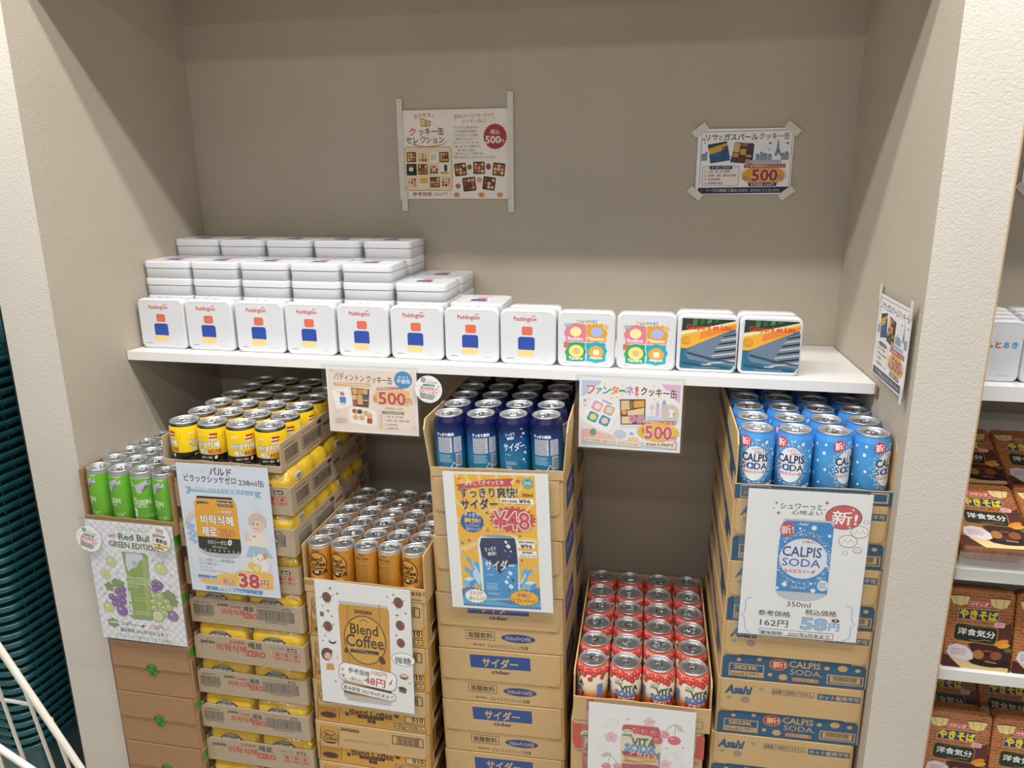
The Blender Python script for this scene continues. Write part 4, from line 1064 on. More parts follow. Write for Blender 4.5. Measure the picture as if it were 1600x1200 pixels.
a.L([(165, 836), (132, 838), (118, 862), (118, 910), (110, 938), (88, 955), (108, 975), (112, 1040), (125, 1072), (150, 1086)], 8, '#a6c3e6')
a.L([(835, 898), (866, 902), (878, 930), (872, 990), (880, 1015), (896, 1032), (868, 1052), (862, 1110), (845, 1140), (805, 1150)], 8, '#a6c3e6')
P, az = on_stack('calpis', .0235, .7345)
sign('white A4 sign with pictured blue soda can, hanging on the rightmost stack', .2115, .2955, a, P, az, (.011, .003, .004, .004))

# --- cider sign
c = [(82, 65), (870, 62), (935, 1140), (170, 1100)]
a = Art(.212, .303, c); YE = '#f4bb3c'
a.P([(165, 75), (775, 72), (845, 1115), (255, 1088)], YE)
for (x0, y0), (x1, y1) in (((168, 76), (195, 76)), ((230, 76), (262, 76)), ((330, 75), (362, 75)), ((470, 75), (500, 75)), ((600, 74), (640, 74)), ((700, 74), (735, 74)), ((178, 260), (182, 300)), ((196, 400), (200, 440)), ((218, 640), (222, 690)), ((790, 250), (793, 290)), ((802, 420), (806, 450)), ((814, 560), (818, 600))):
    a.P([(x0, y0), (x1, y1), (505, 520)], '#f8d27a')
a.P([(178, 158), (400, 112), (618, 96), (590, 128), (612, 156), (400, 162), (192, 198), (206, 172)], RED); a.T('冷やしてグイッと☆', 392, 136, 300, '#fbf4ec', h=38, b=.03, rot=4); a.S(650, 117, 20, 20, 5, .45, RED); a.E(722, 130, 41, 41, '#3f9d9d', 26); a.O(722, 130, 33, 33, 4, '#cfe6de'); a.R(722, 130, 44, 24, '#cfe6de', 4); a.D(722, 130, 38, 18, 2, '#2f7d7d')
a.T('すっきり爽快!', 428, 210, 432, '#2c2a2a', h=84, b=.035, o='#fdf6e8', oo=.03, rot=2.5); a.T('サイダー', 360, 300, 278, '#2c2a2a', h=82, b=.045, o='#fdf6e8', oo=.03, rot=3)
a.T('350ml', 724, 222, 78, '#2c2a2a', h=24, b=.02); a.R(645, 270, 245, 40, '#fbf8f2', 4); a.T('参考小売価格', 588, 272, 115, '#2c2a2a', h=20, b=.03); a.T('¥96', 704, 270, 84, '#2c2a2a', h=28, b=.03)
a.S(308, 440, 94, 88, 22, .88, '#2d5ea8'); a.T('すっきり!', 308, 384, 122, '#f6f4ee', h=32, b=.03); a.T('爽快!', 310, 426, 122, '#f6c94e', h=40, b=.04); a.T('シュワッと', 310, 465, 106, '#f6f4ee', h=22, b=.02); a.T('おいしい!', 318, 492, 106, '#f6f4ee', h=24, b=.02)
a.S(615, 412, 182, 108, 22, .8, '#c8505a'); a.T('税込', 505, 360, 72, '#c8505a', h=34, b=.02, o='#fbf6f0', oo=.06); a.T('¥48', 606, 420, 268, '#d4565e', h=142, b=.02, o='#fcf8f2', oo=.035)
for x, y, col in ((420, 365, '#3f8f8c'), (427, 497, '#c9744a'), (288, 583, '#2f6eb4'), (672, 543, '#7a7a6a'), (690, 730, '#4f8a86'), (207, 108, '#d07a4a'), (238, 603, '#4a7ab4')): a.S(x, y, 16, 16, 5, .45, col)
W1, W2, W3 = '#5cb0e4', '#c2e2f4', '#3c86c4'
a.P([(238, 960), (300, 935), (380, 960), (430, 990), (520, 1040), (600, 1010), (700, 960), (832, 940), (846, 1115), (255, 1088)], W3)
a.P([(250, 1020), (360, 1050), (470, 1040), (600, 1075), (720, 1080), (838, 1040), (844, 1095), (600, 1092), (400, 1080), (254, 1070)], W1)
a.P([(385, 960), (330, 900), (300, 850), (262, 815), (250, 790), (275, 790), (300, 815), (322, 800), (275, 730), (262, 705), (290, 712), (320, 760), (352, 740), (390, 830)], W1)
a.P([(375, 930), (335, 880), (318, 830), (335, 800), (300, 735), (345, 790), (385, 860)], W2)
a.P([(665, 940), (700, 880), (690, 830), (712, 800), (735, 780), (728, 815), (760, 800), (780, 812), (740, 850), (730, 890), (690, 960)], W1); a.P([(672, 920), (700, 870), (715, 820), (725, 850), (700, 905)], W2)
for x, y, r_ in ((240, 662, 14), (330, 640, 12), (350, 672, 8), (247, 722, 10), (285, 620, 7), (797, 797, 12), (770, 840, 8), (245, 815, 9), (342, 590, 9), (760, 870, 8)): a.E(x, y, r_, r_, W2, 12); a.E(x + 2, y + 2, r_ * .6, r_ * .6, W1, 10)
for x, y, s_ in ((292, 905, 1.0), (757, 928, 1.05)):
    a.P([(x - 45 * s_, y - 22), (x, y - 40), (x + 48 * s_, y - 28), (x + 4, y - 6)], '#d6ecf8'); a.P([(x - 45 * s_, y - 22), (x + 4, y - 6), (x + 2, y + 45), (x - 38 * s_, y + 22)], '#7fc0e8'); a.P([(x + 4, y - 6), (x + 48 * s_, y - 28), (x + 42 * s_, y + 22), (x + 2, y + 45)], '#4f9cd4')
a.P([(362, 560), (385, 540), (625, 536), (648, 560), (662, 640), (682, 1000), (655, 1040), (430, 1042), (395, 1005), (352, 620)], '#f6efdc')
a.E(505, 548, 126, 17, '#c9ccd0', 26); a.E(505, 545, 112, 11, '#9b9fa4', 24)
a.P([(378, 560), (632, 556), (645, 610), (662, 760), (668, 1000), (640, 1028), (436, 1032), (408, 1000), (392, 760), (368, 615)], '#4596d2'); a.P([(378, 562), (632, 558), (645, 612), (660, 755), (600, 762), (560, 800), (525, 840), (490, 790), (440, 740), (388, 700), (368, 615)], '#27335c')
for k in range(3): a.L([(374 + k, 577 + 16 * k), (505, 586 + 16 * k), (640 - k, 573 + 16 * k)], 4, '#4a568a')
a.P([(408, 1005), (438, 1030), (640, 1026), (666, 1002), (640, 1042), (436, 1046)], '#aeb6c0')
for x, y, s_, col in ((585, 622, 26, '#f4f4f4'), (566, 588, 18, '#f4f4f4'), (563, 657, 14, '#8a94b4'), (605, 660, 12, '#dfe4ee'), (592, 700, 20, '#3a58a0'), (604, 830, 26, '#eef2f8'), (588, 862, 16, '#dfe8f4'), (577, 900, 24, '#eef2f8'), (626, 885, 20, '#2d4c8c'), (612, 935, 28, '#eef2f8'), (596, 968, 14, '#2d5ca0')): a.R(x, y, s_, s_ * 1.2, col, 0, 42)
a.T('すっきり', 448, 645, 86, '#e9edf4', h=34, b=.03, rot=10); a.T('爽快!', 462, 680, 66, '#e9edf4', h=32, b=.03, rot=8); a.T('サイダー', 524, 770, 226, '#f4f4f4', h=86, b=.02, sh=.15, rot=2); a.T('cider', 450, 843, 62, '#cfe6f4', h=14); a.D(475, 935, 95, 62, 4, '#bfe0f4'); a.T('炭酸飲料', 482, 992, 90, '#d8ecf8', h=15)
a.S(345, 1012, 96, 68, 18, .84, '#3a302c'); a.S(345, 1012, 92, 64, 18, .84, '#fbf7f0'); a.T('ゴクゴク', 345, 990, 104, '#c9525a', h=32, b=.03); a.T('おいしい!', 354, 1030, 118, '#2c2a2a', h=30, b=.02)
a.S(716, 1024, 122, 72, 18, .84, '#3a302c'); a.S(716, 1024, 118, 68, 18, .84, '#f2b93e'); a.T('手軽に', 712, 1003, 108, '#c9525a', h=34, b=.03); a.T('リフレッシュ!', 712, 1044, 172, '#2c2a2a', h=30, b=.02)
a.R(720, 603, 132, 66, '#fbf8f2', 4); a.T('参考小売価格', 722, 587, 114, '#2c2a2a', h=18, b=.03); a.T('¥96', 724, 618, 86, '#2c2a2a', h=30, b=.03); a.R(731, 682, 142, 56, '#fbf8f2', 4); a.T('賞味期限', 731, 668, 76, '#2c2a2a', h=17, b=.03); a.T('2026-01-20', 734, 694, 120, '#2c2a2a', h=20, b=.0)
P, az = on_stack('cider', .040, .699, .010)
sign('yellow sign with splashing cider can on white A4 sheet, middle stack', .214, .305, a, P, az, (.014, .005, .004, .005), tilt=-.04)

# --- coffee sign
c = [(82, 55), (658, 128), (655, 888), (112, 782)]
a = Art(.214, .302, c)
BR = '#5a3a22'
a.P([(220, 188), (512, 228), (514, 250), (500, 262), (232, 218), (220, 205)], '#c8c8ca')
a.P([(226, 208), (512, 244), (520, 260), (516, 820), (238, 760), (218, 230)], '#d39a3a')
for x in (272, 462): a.L([(x, 216), (x + 2, 780)], 6, '#b47c26')
a.P([(234, 680), (518, 740), (516, 800), (236, 735)], '#37291e'); a.P([(236, 745), (518, 805), (508, 830), (260, 785)], '#c2c3c6')
a.T('SANGARIA', 365, 262, 104, '#3e2a18', h=22, b=.05); a.E(370, 432, 125, 156, '#dba948', 36); a.O(370, 432, 127, 158, 7, '#6a4a20'); a.T('Blend', 366, 368, 164, '#43301e', h=64, b=.015); a.T('Coffee', 368, 440, 224, '#43301e', h=78, b=.015); a.P([(285, 478), (452, 504), (446, 526), (280, 498)], '#3a2c1e'); a.T('ブレンドコーヒー', 366, 502, 148, '#e6d0a0', h=17, b=.02, rot=-8); a.L([(340, 318), (365, 305), (390, 324)], 5, '#6a4a20')
a.E(468, 556, 18, 28, '#4e3420', 18, 25); a.E(258, 488, 12, 19, '#4e3420', 16, -15)
for x, y, s_ in ((152, 168, 1), (154, 342, 1), (578, 208, 1.02), (584, 348, .95), (584, 455, .9)):
    a.E(x, y, 27 * s_, 33 * s_, '#4a2c1e', 20, 10); a.E(x, y, 25 * s_, 31 * s_, '#84503c', 20, 10); a.L([(x - 6, y - 28 * s_), (x + 4, y), (x - 2, y + 28 * s_)], 3, '#5a3022'); a.E(x - 9, y, 2.5, 3.5, '#2a1810', 6); a.E(x + 11, y, 2.5, 3.5, '#2a1810', 6); a.L([(x - 5, y + 9), (x + 2, y + 13), (x + 8, y + 9)], 2.5, '#2a1810')
    if s_ >= 1: a.L([(x - 25, y - 6), (x - 40, y + 4)], 3, '#3a2418'); a.L([(x + 25, y - 4), (x + 40, y - 14)], 3, '#3a2418'); a.L([(x - 8, y + 30), (x - 10, y + 42)], 3, '#3a2418'); a.L([(x + 8, y + 30), (x + 10, y + 42)], 3, '#3a2418')
for x, y, r_ in ((174, 115, 14), (214, 147, 12), (158, 250, 16), (180, 282, 11), (136, 398, 10), (127, 220, 9), (513, 172, 10), (550, 160, 11), (567, 285, 14), (620, 275, 12), (558, 407, 11), (190, 670, 11), (628, 700, 10), (122, 426, 10)): spark(a, x, y, r_, '#6a5648')
a.R(122, 268, 24, 30, '#8a6a56', 3); a.E(178, 432, 24, 18, '#5a463a', 16); a.E(178, 426, 20, 11, '#f3efe8', 16)
# barista
a.E(142, 508, 33, 42, '#6a4034', 20); a.E(148, 518, 22, 25, '#f0cdb4', 18); a.P([(112, 492), (148, 468), (178, 490), (172, 506), (140, 496), (120, 520)], '#6a4034'); a.P([(118, 560), (165, 552), (182, 575), (186, 602), (112, 600)], '#f0ede6'); a.P([(140, 562), (182, 566), (186, 604), (138, 600)], '#d39a5a'); a.P([(178, 572), (196, 540), (208, 545), (190, 585)], '#f0ede6'); a.E(203, 528, 8, 12, '#f0cdb4', 10); a.L([(138, 526), (150, 534), (160, 524)], 3, '#a8503c'); a.E(138, 512, 3, 4, '#33221c', 6); a.E(160, 514, 3, 4, '#33221c', 6)
a.R(378, 650, 350, 128, '#8a7466', 40, -6); a.R(378, 650, 342, 120, '#fdfcfa', 38, -6)
a.T('参考価格', 328, 620, 132, '#3c302a', h=36, b=.01, rot=-6); a.T('100円', 448, 638, 92, '#b4884e', h=34, b=.01, rot=-6); a.T('(税込)', 310, 668, 78, '#3c302a', h=34, b=.0, rot=-6); a.T('48円', 420, 684, 124, '#c84a50', h=52, b=.03, rot=-6)
a.R(380, 742, 334, 56, '#8a7466', 26, -6); a.R(380, 742, 326, 48, '#fdfcfa', 24, -6); a.T('賞味期限 2027年4月末まで', 380, 744, 306, '#3c302a', h=30, b=.01, rot=-6)
a.S(232, 600, 12, 12, 4, .3, '#6a5648'); a.L([(225, 622), (238, 650), (258, 668)], 5, '#6a5648'); a.L([(505, 706), (515, 690), (525, 676)], 5, '#6a5648'); a.E(238, 635, 9, 4, '#6a5648', 8, 30); a.E(515, 695, 9, 4, '#6a5648', 8, -40)
a.E(595, 556, 70, 44, '#7a6a5e', 28); a.E(595, 556, 67, 41, '#fdfcfa', 28); a.P([(548, 585), (545, 604), (570, 594)], '#fdfcfa'); a.T('微糖', 592, 562, 96, '#3c302a', h=44, b=.01)
a.E(596, 660, 26, 20, '#8c5a48', 16); a.E(596, 654, 22, 10, '#e8c8b4', 16); a.R(585, 740, 44, 36, '#6a584c', 8, -10); a.E(580, 728, 22, 10, '#3c2418', 14)
P, az = on_stack('coffee', .024, .4555, .008)
sign('white A4 sign with gold coffee can and bean doodles on the coffee cartons', .2125, .300, a, P, az, (.006, .003, .004, .006), tilt=.012)

# --- yellow rice drink sign
c = [(95, 103), (790, 145), (870, 1125), (225, 1045)]
a = Art(.2115, .299, c)
a.P([(101, 109), (785, 150), (864, 1118), (229, 1039)], '#dfe6f1')
for x, y in ((170, 180), (290, 175), (700, 470), (820, 700), (200, 480), (640, 640), (250, 300), (780, 930), (560, 140), (330, 980)): a.O(x, y, 26, 12, 4, '#c8d4e6', 14)
a.T('パルド', 428, 182, 158, '#2c3654', h=54, b=.03); a.T('ビラックシッケゼロ', 350, 238, 378, '#2c3654', h=50, b=.02); a.T('238ml缶', 660, 266, 182, '#2c3654', h=46, b=.01)
a.P([(168, 290), (740, 335), (715, 358), (738, 382), (690, 378), (684, 362), (205, 330), (200, 350), (172, 342), (190, 318)], '#8fbad6'); a.T('韓国伝統の冷たいお米ジュース', 448, 325, 470, '#f6fafc', h=34, b=.02, rot=-3)
for k in range(5): a.L([(250, 470 + 12 * k), (205, 490 + 14 * k), (180, 530 + 10 * k), (170, 580)], 3, '#e0c08a')
for x, y in ((200, 600), (225, 620), (205, 640), (235, 660), (215, 680), (245, 700), (225, 585), (200, 570), (250, 640)): a.E(x, y, 18, 15, '#a9bfe0', 12)
a.P([(252, 360), (515, 375), (520, 392), (545, 430), (580, 760), (575, 795), (552, 822), (480, 826), (360, 812), (285, 772), (270, 742), (235, 412), (252, 385)], '#bfc2c6')
a.P([(255, 362), (514, 378), (518, 394), (252, 378)], '#2a2724'); a.P([(252, 380), (518, 396), (546, 432), (572, 690), (262, 662), (235, 412)], '#f0ab2e'); a.P([(262, 660), (572, 688), (580, 760), (574, 792), (430, 790), (330, 775), (272, 742)], '#2a2724')
for k in range(6): a.L([(250 + k * 46, 470), (300 + k * 46, 395)], 8, '#f4bb50')
for k in range(9): a.E(285 + 34 * k, 756 + 3.4 * k, 4, 8, '#e9ddc4', 8, 20)
a.T('paldo', 298, 412, 86, '#3a2c1c', h=26, b=.05, o='#f8ecd4'); a.R(462, 424, 116, 40, '#6a3a30', 3); a.T('Korea No.1', 462, 418, 108, '#f2e6da', h=16, b=.03); a.D(462, 436, 100, 10, 1, '#f2e6da'); a.T('お米飲料', 462, 484, 108, '#f6ecd8', h=26, b=.03, o='#d98a58')
a.T('비락식혜', 402, 545, 238, '#fdfaf2', h=70, b=.04, o='#4a3420', oo=.04); a.T('제로', 346, 628, 110, '#fdfaf2', h=74, b=.04, o='#4a3420', oo=.04); a.T('ZERO', 476, 640, 112, '#e8b462', h=44, b=.02, o='#a03a3a', oo=.06); a.T('カロリーゼロ', 402, 708, 140, '#f4f0e6', h=30, b=.02); a.T('0', 496, 712, 26, '#f4f0e6', h=40, b=.05, sh=.25); a.T('238 ml(0 kcal)', 420, 746, 112, '#d6d0c4', h=22)
# lady in a pale shawl
a.E(702, 560, 68, 66, '#d9c2bc', 24); a.E(700, 590, 52, 56, '#f0d0bc', 22); a.P([(640, 560), (690, 520), (750, 540), (762, 590), (735, 560), (690, 548), (650, 590)], '#d9c2bc'); a.P([(650, 650), (700, 640), (760, 660), (785, 730), (760, 755), (640, 740), (618, 690)], '#f2e8d6'); a.P([(640, 735), (760, 752), (815, 830), (612, 818)], '#a9c8dc'); a.P([(585, 630), (615, 640), (640, 665), (620, 680)], '#f0d0bc'); a.P([(600, 672), (660, 690), (655, 708), (605, 690)], '#f0d0bc'); a.E(670, 575, 5, 7, '#4a382e', 8); a.E(702, 577, 5, 7, '#4a382e', 8); a.L([(672, 603), (688, 612), (704, 604)], 4, '#b8605a'); a.R(676, 668, 30, 12, '#a8b0ae', 4)
# cat with lemons
a.E(652, 882, 30, 27, '#f0c850', 18); a.E(690, 905, 34, 30, '#e9b93c', 18); a.E(690, 905, 26, 23, '#f6df8a', 18); a.P([(672, 790), (700, 800), (735, 800), (765, 788), (772, 830), (755, 865), (720, 875), (685, 862), (668, 830)], '#f6efe4'); a.P([(735, 800), (765, 788), (770, 830), (745, 840)], '#dd9a5a'); a.P([(674, 792), (698, 800), (684, 822)], '#dd9a5a'); a.P([(725, 870), (770, 860), (780, 920), (720, 930)], '#f6efe4'); a.L([(775, 915), (800, 890), (795, 870)], 9, '#e6dccb'); a.E(700, 835, 4, 5, '#33261e', 8); a.E(735, 838, 4, 5, '#33261e', 8); a.L([(710, 848), (718, 853), (726, 848)], 3, '#33261e')
a.T('どこか懐かしい微炭酸米!', 400, 840, 268, '#4a4a56', h=26); a.T('ラムネ味だよ～', 346, 862, 156, '#4a4a56', h=26); a.T('キンキンに', 324, 888, 92, '#4a4a56', h=20); a.T('キンキンに冷やしたい', 372, 916, 190, '#4a4a56', h=20)
a.P([(275, 976), (470, 930), (520, 942), (560, 912), (790, 940), (808, 955), (812, 1060), (640, 1048), (310, 1000)], '#f2c25c'); a.R(332, 958, 152, 32, '#bcd0e4', 4, -4); a.T('参考価格159円', 332, 954, 138, '#3c4a66', h=22, b=.03); a.T('税込', 488, 995, 96, '#b8525a', h=54, b=.02, o='#fdf6ec', oo=.04); a.T('38', 634, 992, 146, '#c24a54', h=102, b=.04, o='#fdf6ec', oo=.03); a.T('円', 748, 1018, 58, '#c24a54', h=58, b=.03, o='#fdf6ec', oo=.04)
a.P([(322, 1020), (735, 1068), (726, 1096), (322, 1046)], '#5f93c4'); a.T('賞味期限2027.01.16', 530, 1062, 264, '#f4f8fb', h=28, b=.02, rot=-5); a.S(358, 1038, 12, 12, 6, .6, '#a9c8e4'); a.S(694, 1080, 12, 12, 6, .6, '#a9c8e4')
P, az = on_stack('paldo', .0345, .7062, .008)
sign('pale blue A4 sign with yellow and black can on the wrapped trays', .2085, .2945, a, P, az, (.003, .003, .004, .005), tilt=-.006)

# --- green energy drink sign
c = [(165, 165), (880, 200), (1040, 1195), (355, 1120)]
a = Art(.212, .292, c)
for i in range(22):
    for j in range(30):
        if (i + j) % 2 == 0:
            u, v = (i + .5) / 22, (j + .5) / 30; x = (165 + 715 * u) * (1 - v) + (355 + 685 * u) * v; y = (165 + 35 * u) * (1 - v) + (1120 + 75 * u) * v
            a.R(x, y, 31, 34, '#dcdde6')
T1 = '#5f7448'
a.T('リフレッシュに!', 545, 235, 230, '#8a9480', h=32, b=.0, rot=-1); a.P([(360, 290), (420, 276), (415, 312), (398, 300), (372, 312)], '#d79aa8'); a.T('Red Bull', 575, 304, 256, T1, h=48, b=.025); a.T('GREEN EDITION', 570, 374, 396, T1, h=44, b=.025, rot=-1)
a.P([(472, 420), (665, 432), (690, 450), (750, 960), (745, 985), (600, 975), (560, 950), (520, 600)], '#8a9ab4'); a.P([(478, 425), (662, 436), (684, 452), (742, 955), (730, 975), (598, 962), (566, 945), (520, 600)], '#94a85c'); a.P([(510, 430), (640, 440), (655, 470), (620, 500), (600, 545), (560, 560), (535, 585), (512, 520)], '#d4d8e2'); a.P([(640, 480), (686, 470), (735, 945), (700, 960)], '#a9b86c'); a.P([(560, 490), (600, 500), (610, 530), (575, 540)], '#b4bccc')
a.T('THE', 527, 612, 26, '#e8eedc', h=14); a.T('GREEN', 612, 660, 190, '#dfe8c8', h=52, b=.04); a.T('GREEN', 612, 660, 182, '#8fa658', h=44); a.T('EDITION', 572, 705, 96, '#d9e2c0', h=22); a.T('Red Bull', 556, 842, 190, '#e6ecd8', h=34, b=.04, rot=90); a.L([(585, 818), (740, 828)], 3, '#d4dfb8'); a.D(640, 802, 100, 12, 1, '#d4dfb8'); a.D(655, 920, 110, 34, 2, '#d4dfb8')
def grape(x, y, r_, col, hi): a.E(x, y, r_, r_ * .98, '#5a5a4a', 18); a.E(x, y, r_ - 2, r_ * .98 - 2, col, 18); a.E(x - r_ * .3, y - r_ * .35, r_ * .3, r_ * .22, hi, 10)
for x, y, r_ in ((395, 510, 45), (800, 555, 52), (392, 880, 46)): grape(x, y, r_, '#cfd49a', '#e6e9c4')
a.E(355, 610, 40, 42, '#6a7048', 20); a.E(355, 610, 37, 39, '#dfe0ae', 20); a.E(355, 610, 24, 27, '#cccf8c', 18)
for x, y in ((440, 680), (388, 712), (470, 690)): a.S(x, y, 46, 44, 5, .72, '#8a9c68')
for x, y in ((455, 750), (495, 730), (500, 775), (410, 795), (465, 810), (505, 830), (440, 845), (480, 860)): grape(x, y, 29, '#8f6aa8', '#c0a4d0')
grape(500, 905, 46, '#8f6aa8', '#c6acd6'); grape(912, 945, 46, '#9a7ab2', '#ccb4da')
a.S(765, 675, 44, 40, 5, .72, '#8a9c68')
for x, y in ((750, 690), (790, 710), (755, 725), (800, 690)): grape(x, y, 27, '#8f6aa8', '#c0a4d0')
for x, y in ((890, 790), (905, 830), (870, 770)): a.S(x, y, 56, 46, 5, .72, '#8a9c68')
for x, y in ((755, 785), (800, 780), (750, 830), (858, 828), (805, 850), (760, 880), (840, 880), (880, 870), (845, 920)): grape(x, y, 32, '#b9c47c', '#dfe4b4')
a.E(790, 942, 46, 46, '#6a7048', 20); a.E(790, 942, 43, 43, '#d9dca8', 20); a.L([(765, 925), (812, 960)], 4, '#b4ba78')
a.L([(812, 505), (820, 495)], 8, '#5a4a34'); a.L([(370, 838), (366, 824)], 7, '#5a4a34'); a.S(430, 1005, 54, 46, 6, .75, '#8a9c68'); a.D(435, 1000, 74, 22, 1, '#e4ead4', .8)
for x, y in ((735, 485), (450, 600), (322, 735), (878, 692), (885, 608), (350, 770)): spark(a, x, y, 20, '#b9b4c4')
a.T('216円', 538, 1012, 82, '#4a4a44', h=34, b=.01); a.T('(税込)', 612, 1024, 58, '#4a4a44', h=18); a.P([(650, 1024), (668, 1026), (668, 1014), (686, 1032), (666, 1046), (667, 1036), (650, 1034)], '#3a3a36'); a.T('128円', 784, 1040, 108, '#c8828a', h=42, b=.02); a.T('(税込)', 872, 1058, 54, '#c8828a', h=18); a.T('賞味期限 2026年7月31日まで', 678, 1080, 392, '#4a4a44', h=34, b=.01, rot=-1); a.T('マスカットの爽やかさをお手軽に♪', 688, 1130, 492, '#8a9080', h=36, rot=-1)
P, az = on_stack('redbull', .003, .5695, .008)
gsn = sign('grey dotted sign with green can and grapes on the leftmost stack', .2115, .2915, a, P, az, (.014, .004, .004, .006), tilt=.004)

# --- cherry soda sign
c = [(283, 83), (1350, 206), (1310, 960), (240, 800)]
a = Art(.212, .16, c)
a = Art(.212, .212, [(283, 83), (1350, 206), (1298, 1170), (222, 1030)])
def bub(x, y, r_): a.O(x, y, r_, r_ * .88, 4, '#d4d0d4', 24)
for x, y, r_ in ((516, 303, 55), (437, 348, 18), (418, 555, 30), (368, 584, 17), (1098, 690, 72), (1168, 638, 42), (372, 700, 9)): bub(x, y, r_)
def flower(x, y, s_):
    for k in range(5):
        t = 2 * math.pi * k / 5 + .3; a.E(x + 40 * s_ * math.cos(t), y - 36 * s_ * math.sin(t), 32 * s_, 26 * s_, '#ecc4cc', 14)
    a.S(x, y, 20 * s_, 18 * s_, 6, .5, '#d89aa8')
flower(490, 455, 1.0); flower(878, 300, .9); flower(1030, 750, .9); flower(450, 900, .9)
a.L([(1134, 320), (1130, 440)], 5, '#7a8a72'); a.L([(1134, 320), (1080, 350), (1040, 390)], 5, '#7a8a72'); a.P([(1134, 322), (1190, 340), (1222, 408), (1170, 398), (1140, 350)], '#c8d0c0')
for x, y, r_, col in ((1122, 495, 66, '#dc6a78'), (1020, 430, 56, '#e69aa2'), (430, 770, 50, '#e08c96'), (540, 770, 44, '#e3a0a6')): a.E(x, y, r_, r_ * .82, col, 24); a.E(x - r_ * .35, y - r_ * .3, r_ * .25, r_ * .12, '#f6dcde', 10)
a.L([(480, 640), (450, 735)], 5, '#7a8a72'); a.L([(480, 640), (540, 735)], 5, '#7a8a72'); a.P([(480, 630), (430, 616), (378, 655), (420, 674), (478, 650)], '#c0cbb6')
for x, y, r_ in ((662, 266, 26), (1208, 572, 20), (1045, 575, 22), (540, 548, 12), (1180, 755, 14)): spark(a, x, y, r_, '#e0a4b4')
a.P([(610, 330), (640, 316), (960, 350), (980, 375), (990, 470), (972, 1000), (575, 940), (585, 470)], '#e9d9bc'); a.P([(612, 332), (640, 320), (960, 352), (978, 376), (985, 450), (960, 520), (900, 455), (860, 440), (780, 430), (720, 372), (690, 420), (600, 400)], '#c4525a')
for x, y in ((823, 400), (922, 415), (740, 380), (955, 490)): a.E(x, y, 52, 44, '#b6404a', 22); a.E(x, y, 47, 40, '#d8606a', 22); a.E(x - 16, y - 14, 13, 7, '#f2cacc', 10)
a.E(655, 415, 60, 52, '#eef0e8', 24); a.T('1日分の', 655, 392, 88, '#4c6a52', h=32, b=.02); a.R(655, 432, 98, 32, '#5c8a68', 8); a.T('ビタミン', 655, 432, 82, '#eef4ea', h=22)
a.T('ビタソーダ', 866, 472, 108, '#5a7a62', h=18); a.T('VITA', 815, 515, 240, '#4f7560', h=92, b=.035); a.T('SODA', 782, 580, 308, '#5a9ad0', h=92, b=.045)
a.P([(592, 602), (975, 640), (960, 685), (610, 650)], '#a94a48'); a.T('アセロラ', 808, 645, 280, '#f4e6e0', h=48, b=.025, rot=-5); a.P([(612, 662), (955, 690), (935, 725), (622, 700)], '#e6a45c'); a.T('栄養機能食品', 720, 692, 130, '#fbefdc', h=18, b=.02, rot=-5); a.P([(590, 700), (950, 735), (948, 760), (590, 728)], '#e9c27a'); a.D(770, 735, 320, 18, 1, '#6a4a34', .7, rot=-5); a.P([(590, 740), (972, 772), (968, 1000), (580, 960)], '#b2566a'); a.P([(962, 620), (978, 622), (970, 760), (958, 760)], '#5a8ac8')
P, az = on_stack('vita', .032, .3445, .008)
sign('white sheet with faint cherries and red soda can below the cherry cans', .210, .212, a, P, az, (.013, .003, .004, .004))

# ---- small signs on the shelf edge
c = [(92, 95), (1165, 155), (1180, 925), (118, 860)]
a = Art(.206, .147, c)
a.P([(112, 118), (1150, 172), (1162, 905), (136, 842)], '#f1dfd3')
a.L([(170, 150), (400, 165), (560, 190), (800, 180)], 4, '#e4cdb8'); a.F(905, 745, 410, 240, 3, '#e2cbb6')
a.T('パディントン クッキー缶', 532, 240, 688, '#4a3a30', h=88, b=.005, rot=-2.5); a.P([(176, 278), (630, 300), (612, 322), (630, 342), (180, 318)], '#e0b98c'); a.D(400, 308, 380, 18, 1, '#f6ead8', .7, rot=-2)
a.P([(155, 370), (355, 345), (410, 555), (205, 605)], '#f6f5f4'); a.R(280, 420, 50, 36, '#c97a6a', 8); a.R(285, 490, 74, 74, '#5a90c4', 10); a.R(285, 540, 70, 26, '#ecdcc0', 8); a.D(250, 395, 90, 12, 1, '#b86a5c')
a.P([(390, 345), (606, 370), (590, 585), (405, 565)], '#5e4538')
for x, y, w_, h_, col in ((432, 390, 60, 70, '#dcae74'), (492, 395, 50, 60, '#d9a04c'), (553, 400, 66, 60, '#d8b078'), (424, 462, 52, 60, '#e4bc84'), (490, 490, 66, 120, '#dcb078'), (558, 468, 62, 54, '#6a6068'), (424, 530, 46, 60, '#b86a66'), (556, 545, 66, 44, '#6e5860'), (558, 500, 60, 14, '#e8c490')): a.R(x, y, w_, h_, col, 14)
a.R(515, 690, 340, 200, '#f6f2ee', 70, -4); a.E(420, 625, 28, 28, '#a85a50', 14); a.E(455, 632, 28, 28, '#dc9a4a', 14); a.E(485, 632, 28, 28, '#5a4640', 14)
for x, y in ((430, 700), (505, 705), (555, 650), (600, 680)): a.S(x, y, 38, 36, 6, .82, '#e2b67c')
a.R(598, 742, 62, 62, '#b0544e', 6, -4)
